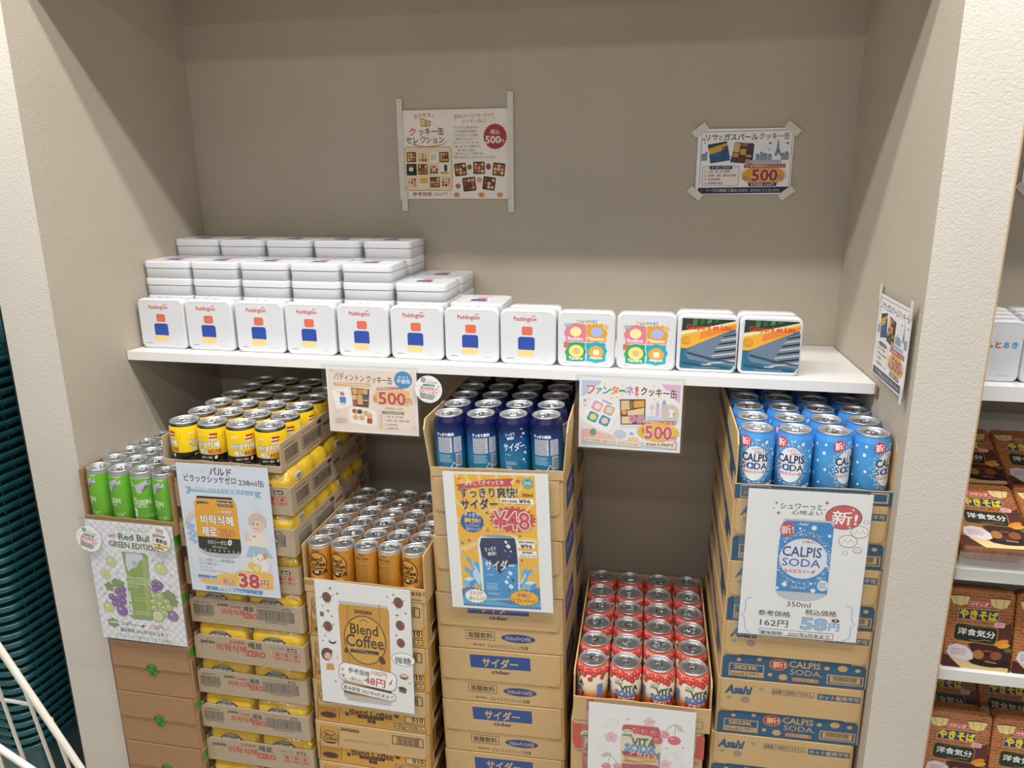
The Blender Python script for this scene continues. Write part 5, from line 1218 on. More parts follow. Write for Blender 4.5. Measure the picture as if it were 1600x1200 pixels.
a.P([(700, 345), (1015, 350), (1000, 365), (1012, 382), (692, 380)], '#c45a60'); a.T('賞味期限切れになります', 855, 366, 290, '#fbf0ec', h=26, b=.02); a.P([(668, 390), (1080, 395), (1075, 575), (690, 545)], '#f0c46e'); a.T('税込', 672, 480, 40, '#b04c54', h=86, b=.02, rot=0); a.T('500', 872, 482, 312, '#c8555c', h=138, b=.03, o='#fdf2e6', oo=.02); a.T('円', 1072, 520, 62, '#c8555c', h=66, b=.02, o='#fdf2e6', oo=.03); a.T('参考価格 3,564円', 890, 600, 212, '#6a5a50', h=26)
a.E(1008, 264, 104, 98, '#4f94c8', 30); a.T('小麦・卵・乳', 1006, 235, 130, '#f4f8fa', h=28, b=.02); a.T('不使用', 1008, 282, 152, '#f4f8fa', h=50, b=.03)
a.P([(745, 625), (1018, 640), (1005, 655), (1016, 675), (748, 660)], '#8c9470'); a.T('４つのこだわり', 880, 650, 190, '#f6f2e6', h=24, b=.01)
for y, t in ((695, '1. 小麦、卵、乳不使用'), (742, '2. 保存料、香料、着色料不使用'), (788, '3. 玄米粉使用'), (832, '4. 白砂糖不使用')):
    a.O(734, y - 6, 20, 20, 6, '#cf8f4a', 16); a.T(t, 775 + len(t) * 9.5, y + 2, len(t) * 18, '#6a5a50', h=24)
a.F(262, 738, 168, 90, 3, '#dcc6b2'); a.D(262, 738, 140, 66, 3, '#8a7a6c')
for x, y in ((160, 155), (200, 640), (1120, 850)):
    for k in range(4): a.L([(x, y), (x + 40 * math.cos(k * .8), y - 40 * math.sin(k * .8))], 4, '#d9c0a4')
YS = SY - 0.0045
sign('beige cookie tin price sign hanging left of centre on the shelf edge', .2055, .1465, a, (.467, YS, 1.0295), 0, (.011, .004, .006, .003), tilt=-.002)

def eco_disc(art, r_, label, loc, rotz, rx=1.0, tilt=0.0, egg=False, name='notice_card'):
    o = thing(name, label, 'notice card', loc, (0, tilt, rotz))
    mb = MB(); n = 40
    pts = [(r_ * rx * math.cos(2 * math.pi * k / n) * (1 - (.14 * math.sin(2 * math.pi * k / n) if egg else 0)), r_ * math.sin(2 * math.pi * k / n) * (1.12 if egg else 1)) for k in range(n)]
    mb.plate(pts, 0, 0.0006, paper()); art.front(mb, -art.w / 2, -art.h / 2, 0); mb.build('printed_card', o)
    return o
def eco_art(corners, D_):
    a = Art(D_, D_, corners)
    a.E(1220, 202, 43, 43, '#3f8264', 22); a.O(1220, 202, 33, 33, 5, '#dfeae2'); a.R(1220, 202, 36, 24, '#dfeae2', 4); a.T('eco', 1220, 202, 28, '#3f8264', h=14, b=.02)
    a.T('ecoeat', 1368, 232, 180, '#7d857f', h=42); a.D(1340, 196, 110, 12, 1, '#8a938c'); a.R(1315, 284, 204, 36, '#3f8264', 18); a.T('こちらの商品は', 1315, 284, 164, '#eef4ee', h=22, b=.01)
    a.T('賞味期限が', 1318, 342, 292, '#cf5b62', h=58, b=.02, rot=-3); a.T('切れています', 1312, 402, 316, '#cf5b62', h=56, b=.02, rot=-3); a.D(1300, 478, 270, 92, 4, '#4a4f4a', .8, rot=-4); a.P([(1270, 552), (1290, 566), (1310, 554), (1292, 580)], '#3a4a40')
    for k in range(3): a.L([(1120, 300 + 14 * k), (1142, 306 + 10 * k)], 4, '#9aa59c'); a.L([(1470, 350 + 12 * k), (1495, 360 + 12 * k)], 4, '#9aa59c')
    a.P([(1456, 286), (1480, 300), (1500, 270), (1490, 308), (1468, 304)], '#5a6a60')
    return a
rr = .0298
ea = eco_art([(1082, 125), (1542, 125), (1542, 585), (1082, 585)], 2 * rr)
eco_disc(ea, rr, 'round white notice card with green logo on the shelf edge beside the cider', (.7005, YS - 0.007, 1.1385), 0.0, tilt=.05)
g_, az, _, _, _, _ = frame('redbull')
Pd = g_(.012, -.0135, .8165)
eco_disc(ea, .0305, 'round white notice card with green logo at the left pillar', Pd, az, tilt=.2)
a = Art(.050, .060, [(690, 140), (930, 140), (930, 440), (690, 440)])
a.P([(700, 330), (810, 360), (926, 320), (918, 380), (880, 425), (812, 440), (740, 420), (702, 370)], '#efe9ae'); a.T('エコイート', 812, 170, 82, '#3f7a58', h=17, b=.02, rot=-6); a.R(812, 192, 84, 14, '#4f9a70', 6, -6); a.T('飲料缶', 828, 322, 126, '#26241f', h=50, b=.04, rot=-8); a.R(812, 218, 78, 24, '#dd8a4a', 3, -4); a.T('期限', 812, 218, 50, '#fbf4e6', h=16, b=.03); a.R(740, 296, 34, 62, '#c9b4c0', 6, -8); a.R(740, 300, 22, 28, '#e6dfe2', 4, -8)
a.D(815, 262, 165, 32, 2, '#5a655c', .8, rot=-6); a.T('7', 800, 372, 22, '#d8543c', h=32, b=.06, rot=-6); a.D(815, 374, 180, 12, 1, '#5a544a', .9, rot=-8); a.D(800, 405, 120, 26, 2, '#6a6a5a', .8, rot=-6)
Pd = g_(.188, -.0145, .8335)
eco_disc(a, .0262, 'egg shaped notice card with a pictured can on the grey dotted sign', Pd, az, rx=.92, tilt=.06, egg=True)

c = [(105, 125), (1175, 160), (1150, 910), (92, 845)]
a = Art(.206, .150, c)
a.P([(130, 158), (1148, 198), (1120, 885), (122, 822)], '#f4efec')
a.P([(130, 158), (330, 166), (300, 210), (220, 220), (190, 290), (128, 330)], '#bcd0e6'); a.P([(945, 190), (1148, 198), (1140, 385), (1085, 350), (1075, 280), (990, 250)], '#e3b8d4'); a.P([(124, 660), (200, 650), (330, 700), (430, 720), (480, 770), (122, 810)], '#f0c2bc'); a.P([(122, 790), (480, 770), (720, 790), (1120, 860), (1120, 885), (122, 822)], '#c4d4ea'); a.P([(1090, 780), (1124, 800), (1120, 885), (1010, 876)], '#e8b4cc'); a.P([(800, 520), (1134, 540), (1130, 600), (800, 580)], '#c6dced')
for ch, x, y, w_, h_, col in (('フ', 218, 255, 88, 90, '#d9707c'), ('ァ', 303, 268, 60, 62, '#4fae8e'), ('ン', 382, 260, 78, 76, '#3f94c4'), ('タ', 462, 258, 84, 86, '#e8924a'), ('ー', 540, 262, 62, 16, '#58a878'), ('ネ', 618, 258, 84, 88, '#b39ad0'), ('!', 690, 262, 22, 90, '#d9707c')): a.T(ch, x, y, w_, col, h=h_, b=.04, o='#ffffff', oo=.03)
a.T('クッキー缶', 920, 278, 365, '#5a4038', h=92, b=.035, o='#ffffff', oo=.03, rot=-3)
a.R(325, 520, 320, 320, '#d6e0f0', 40, -24); a.R(325, 510, 318, 318, '#f2f4f9', 40, -24); a.R(285, 425, 105, 105, '#e6a8c4', 20, -24); a.R(405, 465, 105, 105, '#eeb078', 20, -24); a.R(240, 535, 105, 105, '#4fa48c', 20, -24); a.R(360, 575, 105, 105, '#4a98c4', 20, -24)
for x, y, col in ((290, 425, '#f3ead0'), (408, 465, '#d6e2f6'), (243, 535, '#efd9a8'), (362, 575, '#f0d6b4')): a.E(x, y, 36, 34, col, 16)
a.D(385, 382, 110, 22, 1, '#7aa0c8', .9, rot=-22)
a.P([(512, 345), (785, 345), (805, 640), (520, 645)], '#dfe3ee'); a.P([(516, 352), (782, 348), (778, 610), (528, 612)], '#5c3c30')
for pts, col in (([(528, 366), (616, 362), (612, 410), (625, 455), (530, 466)], '#e6c89c'), ([(662, 366), (770, 360), (768, 428), (664, 440)], '#e8ac4c'), ([(592, 470), (770, 436), (768, 505), (600, 520)], '#ecd2a8'), ([(536, 530), (620, 526), (648, 600), (538, 602)], '#ecd6ac'), ([(700, 512), (772, 508), (770, 600), (690, 600)], '#c89cb0')): a.P(pts, col)
a.E(638, 408, 26, 44, '#8a7a4a', 16); a.S(562, 485, 40, 40, 5, .5, '#e8b050'); a.E(655, 552, 42, 42, '#cf8a98', 18)
# plain towers and rainbow band
a.R(908, 470, 40, 110, '#d9c4dc'); a.R(975, 460, 50, 130, '#cdbfe0'); a.R(1010, 490, 50, 70, '#dcc8d8'); a.P([(888, 418), (908, 360), (930, 418)], '#a9bcdc'); a.P([(948, 396), (975, 345), (1003, 396)], '#7fb0d4'); a.O(1040, 490, 90, 95, 14, '#ecc0a8', 28); a.O(1040, 490, 74, 80, 14, '#d4dcb4', 28); a.O(1040, 490, 58, 64, 14, '#b9cfe4', 28); a.S(1082, 500, 24, 24, 5, .5, '#e8b04c'); a.E(850, 430, 26, 30, '#dcd2de', 14); a.L([(850, 455), (850, 520)], 5, '#c0b6c4')
a.E(242, 692, 34, 40, '#7fa47c', 18, -20); a.E(520, 715, 70, 50, '#c4d2e4', 20); a.S(640, 708, 36, 26, 5, .35, '#7a9cc8'); a.E(655, 770, 60, 30, '#f0cba8', 18); a.E(160, 365, 16, 18, '#9ac0cc', 12); a.E(158, 415, 12, 12, '#ecb4b8', 12)
for x, y in ((365, 195), (430, 340), (540, 310), (872, 348), (490, 330), (700, 330), (205, 350), (540, 210), (870, 210)): a.S(x, y, 12, 12, 5, .5, '#ecc080')
a.P([(735, 560), (1108, 575), (1095, 592), (1106, 612), (742, 600), (755, 580)], '#cc6474'); a.T('賞味期限切れになります', 925, 586, 330, '#fbeff0', h=30, b=.015, rot=-1); a.S(915, 690, 228, 112, 22, .86, '#edc23c'); a.T('税込', 760, 668, 28, '#b85a72', h=60, b=.03, rot=0); a.T('500', 920, 696, 270, '#cf5f74', h=140, b=.03, o='#fdf0ec', oo=.025); a.T('円', 1080, 755, 46, '#cf5f74', h=46, b=.02, o='#fdf6ec', oo=.04)
a.R(440, 795, 610, 52, '#f2e2c8', 26, -3); a.T('フードロス削減にご協力いただき、ありがとうございます。', 440, 796, 566, '#a87a5c', h=30, b=.01, rot=-3); a.R(935, 822, 320, 56, '#f4ead0', 20, -3); a.T('参考価格', 845, 818, 100, '#4a3c34', h=26, b=.02, rot=-2); a.T('3,300円', 990, 824, 160, '#4a3c34', h=38, b=.025, rot=-2)
sign('pastel cookie tin price sign hanging right of centre on the shelf edge', .2055, .1495, a, (1.0185, YS, 1.0295), 0, (.008, .004, .006, .003), tilt=.003)

# ---- posters on the back wall
c = [(100, 200), (1205, 178), (1208, 1030), (138, 1028)]
a = Art(.280, .201, c)
for t, x, y, r_ in (('名', 282, 258, 10), ('作', 323, 248, 5), ('絵', 366, 240, 0), ('本', 410, 240, -4)): a.T(t, x, y, 34, '#a8443a', h=38, b=.0, rot=r_)
a.T('の', 450, 252, 22, '#3a302a', h=22); a.P([(328, 270), (375, 285), (425, 300), (422, 345), (380, 352), (330, 345)], '#4a3c28'); a.P([(332, 276), (374, 290), (374, 346), (334, 340)], '#e9c88a'); a.P([(380, 290), (420, 304), (418, 342), (380, 346)], '#e4b878')
a.T('ク', 252, 400, 62, '#c4503e', h=66, b=.02); a.T('ッキー缶', 430, 396, 234, '#2c2622', h=66, b=.02); a.T('セレ', 250, 478, 112, '#2c2622', h=56, b=.02); a.T('ク', 352, 474, 56, '#c4503e', h=62, b=.02); a.T('ション', 466, 478, 168, '#2c2622', h=54, b=.02)
a.L([(575, 490), (545, 515), (470, 535), (370, 540), (290, 532), (252, 520), (262, 512), (300, 522)], 6, '#b8483c')
a.R(402, 748, 460, 390, '#8a6a4a', 40); a.R(402, 748, 452, 382, '#ead2b0', 38); a.L([(402, 580), (402, 930)], 2, '#d2b48c')
def cookies(x, y, s_, seed, frame_=True, rot=0):
    if frame_: a.R(x, y, s_, s_, '#3c281e', s_ * .08, rot)
    rnd = random.Random(seed); n = 3; st = s_ * .88 / n
    ca, sa = math.cos(math.radians(rot)), math.sin(math.radians(rot))
    for i in range(n):
        for j in range(n):
            dx, dy = (i - 1) * st, (j - 1) * st
            a.R(x + dx * ca + dy * sa, y - dx * sa + dy * ca, st * .88, st * .86, rnd.choice(['#c98d52', '#e0b070', '#8a5238', '#a85c4c', '#d8a25c', '#6a4030', '#e6c088']), st * .3, rot)
cookies(243, 638, 88, 1); cookies(350, 640, 90, 2, False); a.R(455, 640, 80, 88, '#efe8da', 8); a.D(455, 640, 58, 50, 4, '#6a5a4a'); cookies(550, 638, 88, 3)
a.R(245, 755, 98, 104, '#2a2624', 8); a.R(240, 752, 42, 36, '#dcd8cf', 12); a.D(245, 722, 60, 8, 1, '#a8a49c'); cookies(350, 752, 92, 4); cookies(455, 755, 90, 5, False); a.R(556, 755, 98, 104, '#efe8da', 8); a.R(566, 740, 30, 60, '#3a4248', 10); a.R(556, 786, 80, 20, '#d0a040', 6)
cookies(250, 875, 90, 6, False); a.R(358, 873, 92, 98, '#efe8da', 8); a.R(358, 858, 78, 52, '#e0b040', 8); a.D(358, 905, 66, 10, 1, '#4a3c30'); cookies(465, 873, 92, 7); cookies(570, 873, 92, 8, False)
a.T('参考価格', 346, 984, 190, '#b0433c', h=40, b=.025); a.T('3564円', 518, 984, 126, '#b0433c', h=38, b=.0)
for dx, dy in ((-5, -18), (-12, 0), (-5, 18)): a.L([(228 + dx, 985 + dy), (214 + dx, 985 + dy * 1.2)], 4, '#7a6a5a'); a.L([(592 - dx, 985 + dy), (606 - dx, 985 + dy * 1.2)], 4, '#7a6a5a')
a.T('絵本のキャラクターたちが', 832, 250, 364, '#a8443a', h=38, b=.0, rot=1); a.T('クッキー缶に!', 836, 300, 230, '#a8443a', h=36, b=.0, rot=1)
for y, t, cx, w_ in ((360, '子どもたちに馴染みのある', 758, 232), (396, '大人気絵本の世界観を', 756, 205), (432, 'そのままスイーツで表現。', 758, 222), (468, '原材料にもこだわり、', 752, 188), (503, '中に入っているクッキーは', 756, 236), (540, '「小麦・卵・乳」不使用です。', 764, 262), (574, '食べ終わった缶は、', 764, 168), (606, '小物入れとしてご活用できる', 784, 280), (640, '可愛い缶が形として残るギフトとなります。', 838, 388)): a.T(t, cx, y, w_, '#4a423a', h=23, b=.0)
a.S(1032, 446, 110, 112, 24, .92, '#a4373c'); a.T('税込', 1032, 402, 86, '#efe2d4', h=40, b=.02); a.T('500', 1012, 476, 136, '#efe2d4', h=62, b=.03); a.T('円', 1100, 488, 30, '#efe2d4', h=30, b=.02)
cookies(705, 755, 112, 9, True, 6); a.E(790, 732, 22, 24, '#7a6a34', 14); cookies(880, 740, 108, 10); a.E(968, 728, 24, 28, '#8a4a40', 14); cookies(1066, 755, 112, 11, True, -6); cookies(788, 893, 122, 12, True, 6); a.E(884, 853, 25, 25, '#dca878', 14); cookies(974, 886, 116, 13, True, -8); a.E(682, 910, 24, 24, '#c4645a', 14)
for x, y in ((670, 992), (902, 993), (1076, 993)): a.E(x, y, 29, 22, '#8a5a30', 14); a.E(x, y, 26, 19, '#dca060', 14); a.E(x, y, 12, 8, '#b87840', 10)
for q in ((640, 300), (655, 292), (1015, 275), (1028, 282), (1105, 335), (1118, 345), (1130, 358)): a.L([q, (q[0] + 8, q[1] - 12)], 3, '#8a6a50')
cream = noise_mat('cream_paper', '#efe4d6', '#f3e9dc', 15, .5)
YP = YB - 0.003
sign('cream poster with many cookie boxes taped to the middle of the back wall', .280, .201, a, (.5405, YP, 1.5165), 0, None, ((.008, .203, .014, .048, 0), (.008, .1, .014, .205, 0), (.012, -.006, .014, .045, 0), (.273, .21, .014, .052, 0), (.273, .1, .013, .2, 0), (.273, -.006, .014, .048, 0)), cat='poster', bg=cream)

c = [(185, 172), (1450, 168), (1370, 1062), (150, 1048)]
def lisa_art(w_, h_):
    a = Art(w_, h_, c); NV = '#272c4c'
    a.L([(232, 212), (1425, 198)], 7, '#a8474a'); a.L([(236, 215), (200, 940)], 6, '#7a4a5c'); a.L([(1420, 235), (1360, 960)], 6, '#a8474a')
    a.T('リサ', 366, 285, 162, '#a8373c', h=80, b=.03); a.T('と', 484, 292, 50, '#2a2a30', h=56, b=.02); a.T('ガスパール', 745, 284, 440, '#2a2a34', h=82, b=.03); a.T('クッキー缶', 1185, 278, 384, '#a8373c', h=84, b=.03)
    a.P([(310, 385), (560, 340), (605, 600), (345, 640)], '#34689a'); a.P([(310, 385), (560, 340), (566, 372), (320, 440)], '#2e3a38'); a.P([(320, 440), (566, 362), (572, 400), (490, 470), (330, 520)], '#d9a24a'); 
    for k in range(5): a.P([(500 - 6 * k, 420 + 32 * k), (572 + 7 * k, 402 + 34 * k), (575 + 7 * k, 416 + 34 * k), (496 - 6 * k, 438 + 32 * k)], '#26324a')
    a.P([(335, 525), (430, 560), (500, 550), (605, 595), (345, 636)], '#2c5680')
    a.P([(672, 355), (920, 382), (890, 655), (600, 625)], '#3a2a26')
    for x, y, w_, h_2, col in ((690, 430, 84, 120, '#d8a878'), (790, 395, 90, 40, '#9a6a58'), (870, 430, 76, 110, '#4a3c3a'), (772, 488, 76, 80, '#d99a44'), (672, 530, 84, 56, '#c08a68'), (842, 545, 80, 40, '#b48a70'), (740, 590, 90, 70, '#6a3a30'), (648, 598, 70, 50, '#4a4446'), (830, 620, 70, 60, '#c4887c')): a.R(x, y, w_, h_2, col, 16, -6)
    for x, y, s_, col in ((262, 318, 17, '#2e4a56'), (275, 360, 12, '#a8474a'), (1126, 376, 20, '#a05a4c'), (1356, 376, 20, '#3a4668'), (1104, 464, 12, '#3a4668')): a.P([(x, y + s_), (x - s_, y - s_ * .2), (x - s_ * .5, y - s_ * .8), (x, y - s_ * .35), (x + s_ * .5, y - s_ * .8), (x + s_, y - s_ * .2)], col)
    for k in range(14): a.E(960 + 30 * k, 350 + (k * 53) % 120, 5, 5, '#7a6a64', 6)
    # plain skyline with a lattice tower
    for x, w_, h_2 in ((960, 50, 60), (1010, 40, 90), (1060, 60, 70), (1120, 50, 60), (1290, 50, 70), (1340, 50, 90), (255, 60, 70), (290, 30, 100)): a.R(x, 600 - h_2 / 2, w_, h_2, '#8a98ac'); a.P([(x - w_ / 2, 600 - h_2), (x + w_ / 2, 600 - h_2), (x + w_ * .35, 580 - h_2), (x - w_ * .35, 580 - h_2)], '#5f7aa0')
    a.P([(1228, 320), (1236, 320), (1245, 440), (1275, 545), (1250, 545), (1232, 500), (1212, 545), (1172, 545), (1212, 440)], '#7a8698'); a.R(1225, 490, 60, 6, '#5f6a80')
    a.R(1060, 625, 400, 40, '#aab4c0', 8)
    a.R(476, 808, 486, 262, '#4a4650', 30); a.R(476, 808, 476, 252, '#f0e6de', 28); a.R(484, 696, 304, 48, NV, 22); a.T('４つのこだわり', 484, 696, 246, '#eee6dc', h=34, b=.01)
    for n_, y, t, w_ in (('1.', 750, '小麦、卵、乳不使用', 288), ('2.', 802, '保存料、香料、着色料不使用', 366), ('3.', 852, '玄米粉使用', 160), ('4.', 905, '白砂糖不使用', 192)): a.T(n_, 286, y, 24, '#a8474a', h=26, b=.02); a.T(t, 314 + w_ / 2, y, w_, '#3a343c', h=32, b=.015)
    a.S(1035, 810, 310, 140, 26, .86, '#e0a83a'); a.P([(792, 655), (1330, 655), (1310, 680), (1332, 706), (780, 706)], '#a8373c'); a.O(822, 680, 20, 20, 4, '#eedcd0', 16); a.T('!', 822, 680, 5, '#eedcd0', h=24); a.T('賞味期限切れになります', 1078, 682, 434, '#eedcd0', h=36, b=.015)
    a.T('税込', 814, 840, 100, '#8a3440', h=52, b=.02, o='#f2dca8', oo=.02); a.T('500', 1050, 806, 326, '#9c3444', h=146, b=.035, o='#f4e2c0', oo=.02); a.T('円', 1254, 842, 64, '#9c3444', h=64, b=.02, o='#f4e2c0', oo=.03); a.R(1020, 928, 366, 46, NV, 16); a.T('参考価格 3,564円', 1016, 928, 300, '#eee6dc', h=34, b=.015)
    a.P([(190, 962), (1365, 962), (1310, 1042), (180, 1042)], NV); a.T('フードロス削減にご協力いただき、ありがとうございます。', 765, 1003, 970, '#e4ddd8', h=40, b=.012); a.E(232, 1000, 14, 14, '#8a3a50', 12); a.E(1296, 1000, 12, 12, '#6a3a50', 12)
    return a
tp4 = ((.004, .138, .014, .030, 52), (.197, .138, .014, .030, -52), (.002, .001, .014, .032, -50), (.195, .001, .014, .032, 50))
tp4 = ((.004, .136, .016, .034, -52), (.197, .136, .016, .034, 52), (.000, .002, .016, .034, 52), (.194, .002, .016, .034, -52))
sign('small white poster with blue skyline taped to the back wall, upper right', .2005, .138, lisa_art(.2005, .138), (1.2325, YP, 1.526), 0, None, tp4, cat='poster')
# the same print on the right side wall (it faces into the alcove)
ang = math.atan2(XR - XRB, -(YF - YB))
yy = -0.268
sign('white poster with skyline taped to the right side wall above the soda cans', .188, .150, lisa_art(.188, .150), (wr(yy) - 0.004, yy, 1.2085), -math.pi / 2 + ang - .035, (.004, .004, .003, .003), ((.004, .152, .010, .03, 0), (.184, .150, .011, .03, 0), (.184, .004, .010, .03, 0)), cat='poster')
a = Art(.19, .13); a.R(95, 65, 176, 118, '#e9cfc8', 6); a.T('クッキー缶', 95, 30, 120, '#8a5a50', h=18, b=.03); a.R(60, 80, 60, 50, '#c9a078', 6); a.E(18, 116, 5, 5, '#c88a60', 10); a.D(130, 84, 60, 40, 5, '#7a6a60')
sign('pink poster taped to the back wall of the alcove right of the pillar', .19, .13, a, (1.885, YP, 1.535), 0, None, ((.004, .0, .014, .03, 45),), cat='poster')

# ------------------------------------------------------------------ the alcove to the right of the pillar
AX0, AX1 = 1.70, 2.915
r = thing('shelf_board', 'white shelf board right of the pillar under white tins', 'shelf', (0, 0, 1.197))
mb = MB(); mb.prism([(1.6965, -0.40), (AX1, -0.40), (AX1, YB - .001), (1.671, YB - .001)], 0, 0.026, gloss_white()); mb.build('board', r)
mb = MB(); mb.box(1.6955, -0.40, -.006, 1.698, -.37, 0, ink('#7c6a52')); mb.build('end_bracket', r)
a = Art(TW, TH)
for ch, x, col in (('こ', 36, '#8a62b8'), ('ん', 53, '#3f9a5a'), ('と', 68, '#d8483c'), ('あ', 84, '#5a9ad0'), ('き', 101, '#5a9ad0')): a.T(ch, x, 46, 11, col, h=11, b=.06)
for x, y in ((42, 66), (40, 84), (48, 78)): a.O(x, y, 5, 4, 1, '#ecd4a8', 12)
a.D(84, 104, 26, 2, 1, '#8a8a8a')
story = tin_proto(a, 'x')
sx = .092 / TW; sz = .108 / TH
for j in range(4):
    for i in range(4):
        o = story.put(f'white tin with coloured lettering right of the pillar, {side_word(i, 4)}, {"front row" if j == 0 else ORD[j] + " row back"}', (1.693 + i * .0935 + j * .006, -0.37 + TT + j * (TT + .001), 1.2232), UP, 'white tins right of the pillar')
        o.scale = (sx, sz, 1)
# noodle packs and their display shelves
br = bpy.data.materials.new('brick_print'); br.use_nodes = True
nt = br.node_tree; b_ = nt.nodes['Principled BSDF']; bt = nt.nodes.new('ShaderNodeTexBrick'); tc = nt.nodes.new('ShaderNodeTexCoord'); mp = nt.nodes.new('ShaderNodeMapping')
mp.inputs['Rotation'].default_value = (math.radians(-90), 0, 0); mp.inputs['Scale'].default_value = (1, 1, 1)
nt.links.new(tc.outputs['Object'], mp.inputs[0]); nt.links.new(mp.outputs[0], bt.inputs['Vector']); nt.links.new(bt.outputs['Color'], b_.inputs['Base Color'])
bt.inputs['Color1'].default_value = lin('#b06a40'); bt.inputs['Color2'].default_value = lin('#96552f'); bt.inputs['Mortar'].default_value = lin('#c08452'); bt.inputs['Scale'].default_value = 1.0
bt.inputs['Brick Width'].default_value = .013; bt.inputs['Row Height'].default_value = .006; bt.inputs['Mortar Size'].default_value = .0007
b_.inputs['Roughness'].default_value = .25
NW, NH, NT_ = .112, .150, .046
def noodle_proto():
    r = thing('noodle_pack', 'x', 'noodle pack')
    mb = MB()
    def lp(y, g, rr): return [(x, y, z) for x, z in reversed(rrect(g, g, NW - g, NH - g, rr, 5))]
    mb.rings([lp(NT_, .008, .014), lp(NT_ * .6, .003, .012), lp(.006, .0, .009), lp(.001, .0008, .009), lp(0, .003, .008)], br, cap0=True)
    mb.add(lp(0, .003, .008), [list(range(24))[::-1]], br); mb.build('box', r)
    a = Art(NW, NH, [(180, 100), (585, 130), (550, 600), (140, 575)])
    a.P([(150, 500), (300, 555), (545, 590), (545, 604), (146, 575)], '#4a1f1a'); a.P([(300, 440), (560, 380), (552, 600), (400, 595)], '#3c1a18'); a.P([(455, 345), (560, 310), (558, 420), (470, 440)], '#5a2c1c')
    a.P([(190, 520), (255, 520), (330, 560), (545, 578), (540, 602), (270, 592)], '#ddbd84')
    for x, y, s_ in ((252, 182, 1), (490, 200, 1)): a.P([(x - 62, y - 30), (x + 62, y - 24), (x + 40, y + 22), (x, y + 30), (x - 42, y + 18)], '#eed894'); a.L([(x - 30, y - 26), (x - 18, y + 22)], 4, '#c9a04c'); a.L([(x + 28, y - 24), (x + 16, y + 24)], 4, '#c9a04c'); a.L([(x - 62, y - 30), (x, y - 36), (x + 62, y - 24)], 6, '#5a3018')
    a.R(368, 204, 148, 34, '#f3d9cf', 16); a.R(368, 204, 142, 29, '#d8493f', 14); a.T('ペヤング', 366, 204, 110, '#fbf3ec', h=22, b=.05)
    a.P([(246, 226), (488, 238), (482, 306), (236, 290)], '#c6b27a'); a.P([(250, 230), (485, 242), (478, 302), (240, 287)], '#223a78'); a.T('やきそば', 364, 266, 224, '#f3d21e', h=60, b=.07, o='#1a1a2a', oo=.02, rot=-2)
    a.R(346, 378, 266, 124, '#b07a34', 26, -3); a.R(346, 378, 254, 112, '#1c2a20', 22, -3); a.T('洋食気分', 352, 372, 224, '#e9e6dc', h=46, b=.035, rot=-3); a.L([(310, 412), (350, 420), (400, 412), (440, 420)], 4, '#a8863c'); a.D(345, 335, 120, 8, 1, '#8a7a4a')
    a.R(488, 322, 66, 36, '#eab4b4', 14); a.D(488, 322, 50, 24, 2, '#b8606a')
    a.E(500, 428, 46, 20, '#dc8a2c', 16, 25); a.E(515, 445, 38, 16, '#e89a34', 14, 15); a.E(540, 470, 24, 16, '#5a6a30', 12)
    a.E(430, 545, 120, 34, '#22100e', 24); a.E(415, 498, 84, 48, '#4c2416', 20); a.E(420, 484, 56, 26, '#2e120e', 18); a.E(365, 500, 34, 32, '#a8703c', 14); a.E(470, 505, 36, 30, '#8a4e28', 14); a.E(420, 478, 30, 10, '#7a3c28', 12); a.R(440, 545, 70, 8, '#b4787c', 3, -4)
    a.P([(172, 490), (185, 450), (230, 438), (290, 452), (330, 490), (332, 528), (300, 540), (240, 530), (190, 515)], '#d3d0d2'); a.D(248, 486, 100, 50, 3, '#c89aa4', .8)
    mb = MB(); a.front(mb, 0, 0, -0.0001); mb.build('printed_front', r)
    return Proto(r)
npk = noodle_proto()
def dshelf(label, zt, y0, tilt, depth, acrylic=False):
    r = thing('display_shelf', label, 'shelf', (1.7025, y0, zt))
    wm = noise_mat('white_steel', '#dfe0da', '#e6e7e2', 8, .35)
    mb = MB(); ca, sa = math.cos(tilt), math.sin(tilt); L_ = AX1 - 1.7045
    v = [(0, .002, -.003), (L_, .002, -.003), (L_, .002 + depth * ca, depth * sa - .003), (0, .002 + depth * ca, depth * sa - .003)]
    mb.add(v + [(x, y, z - .006) for x, y, z in v], [(0, 1, 2, 3), (7, 6, 5, 4), (4, 5, 1, 0), (5, 6, 2, 1), (6, 7, 3, 2), (7, 4, 0, 3)], wm); mb.build('board', r)
    mb = MB(); mb.rbox(0, -.004, -.026, L_, .002, -.002, wm, .0015, 1); mb.build('front_rail', r)
    mb = MB(); mb.box(0, .003, -.022, .002, depth * ca, -.009, wm); mb.build('side_bracket', r)
    if acrylic:
        mb = MB(); mb.box(.002, -.0065, -.022, L_, -.0045, .030, film('acrylic', .16, 0, .05)); mb.box(.002, -.0045, -.022, .004, .05, .030, film('acrylic', .16, 0, .05)); mb.build('acrylic_guard', r)
    return r
t1 = math.radians(24)
dshelf('white tilted shelf with clear guard carrying the upper noodle packs', .912, -.457, t1, .42, True)
dshelf('white flat shelf carrying the middle noodle packs', .706, -.452, 0, .44)
dshelf('white flat shelf carrying the lower noodle packs', .452, -.452, 0, .44)
GN = 'brown noodle packs right of the pillar'
for row in range(2):
    for i in range(3):
        ca, sa = math.cos(t1), math.sin(t1); d0 = .006 + row * .1535
        # lying back on the slope
        npk.put(f'brown noodle pack leaning on the tilted shelf, {"front" if row == 0 else "rear"} row, {side_word(i, 3)}', (1.706 - .008 + .008 + i * .1145 + row * .0, -.452 + d0 * ca - sa * NT_, .912 + d0 * sa + ca * NT_), (-(math.pi / 2 - t1), 0, 0), GN)
tl = math.radians(9)
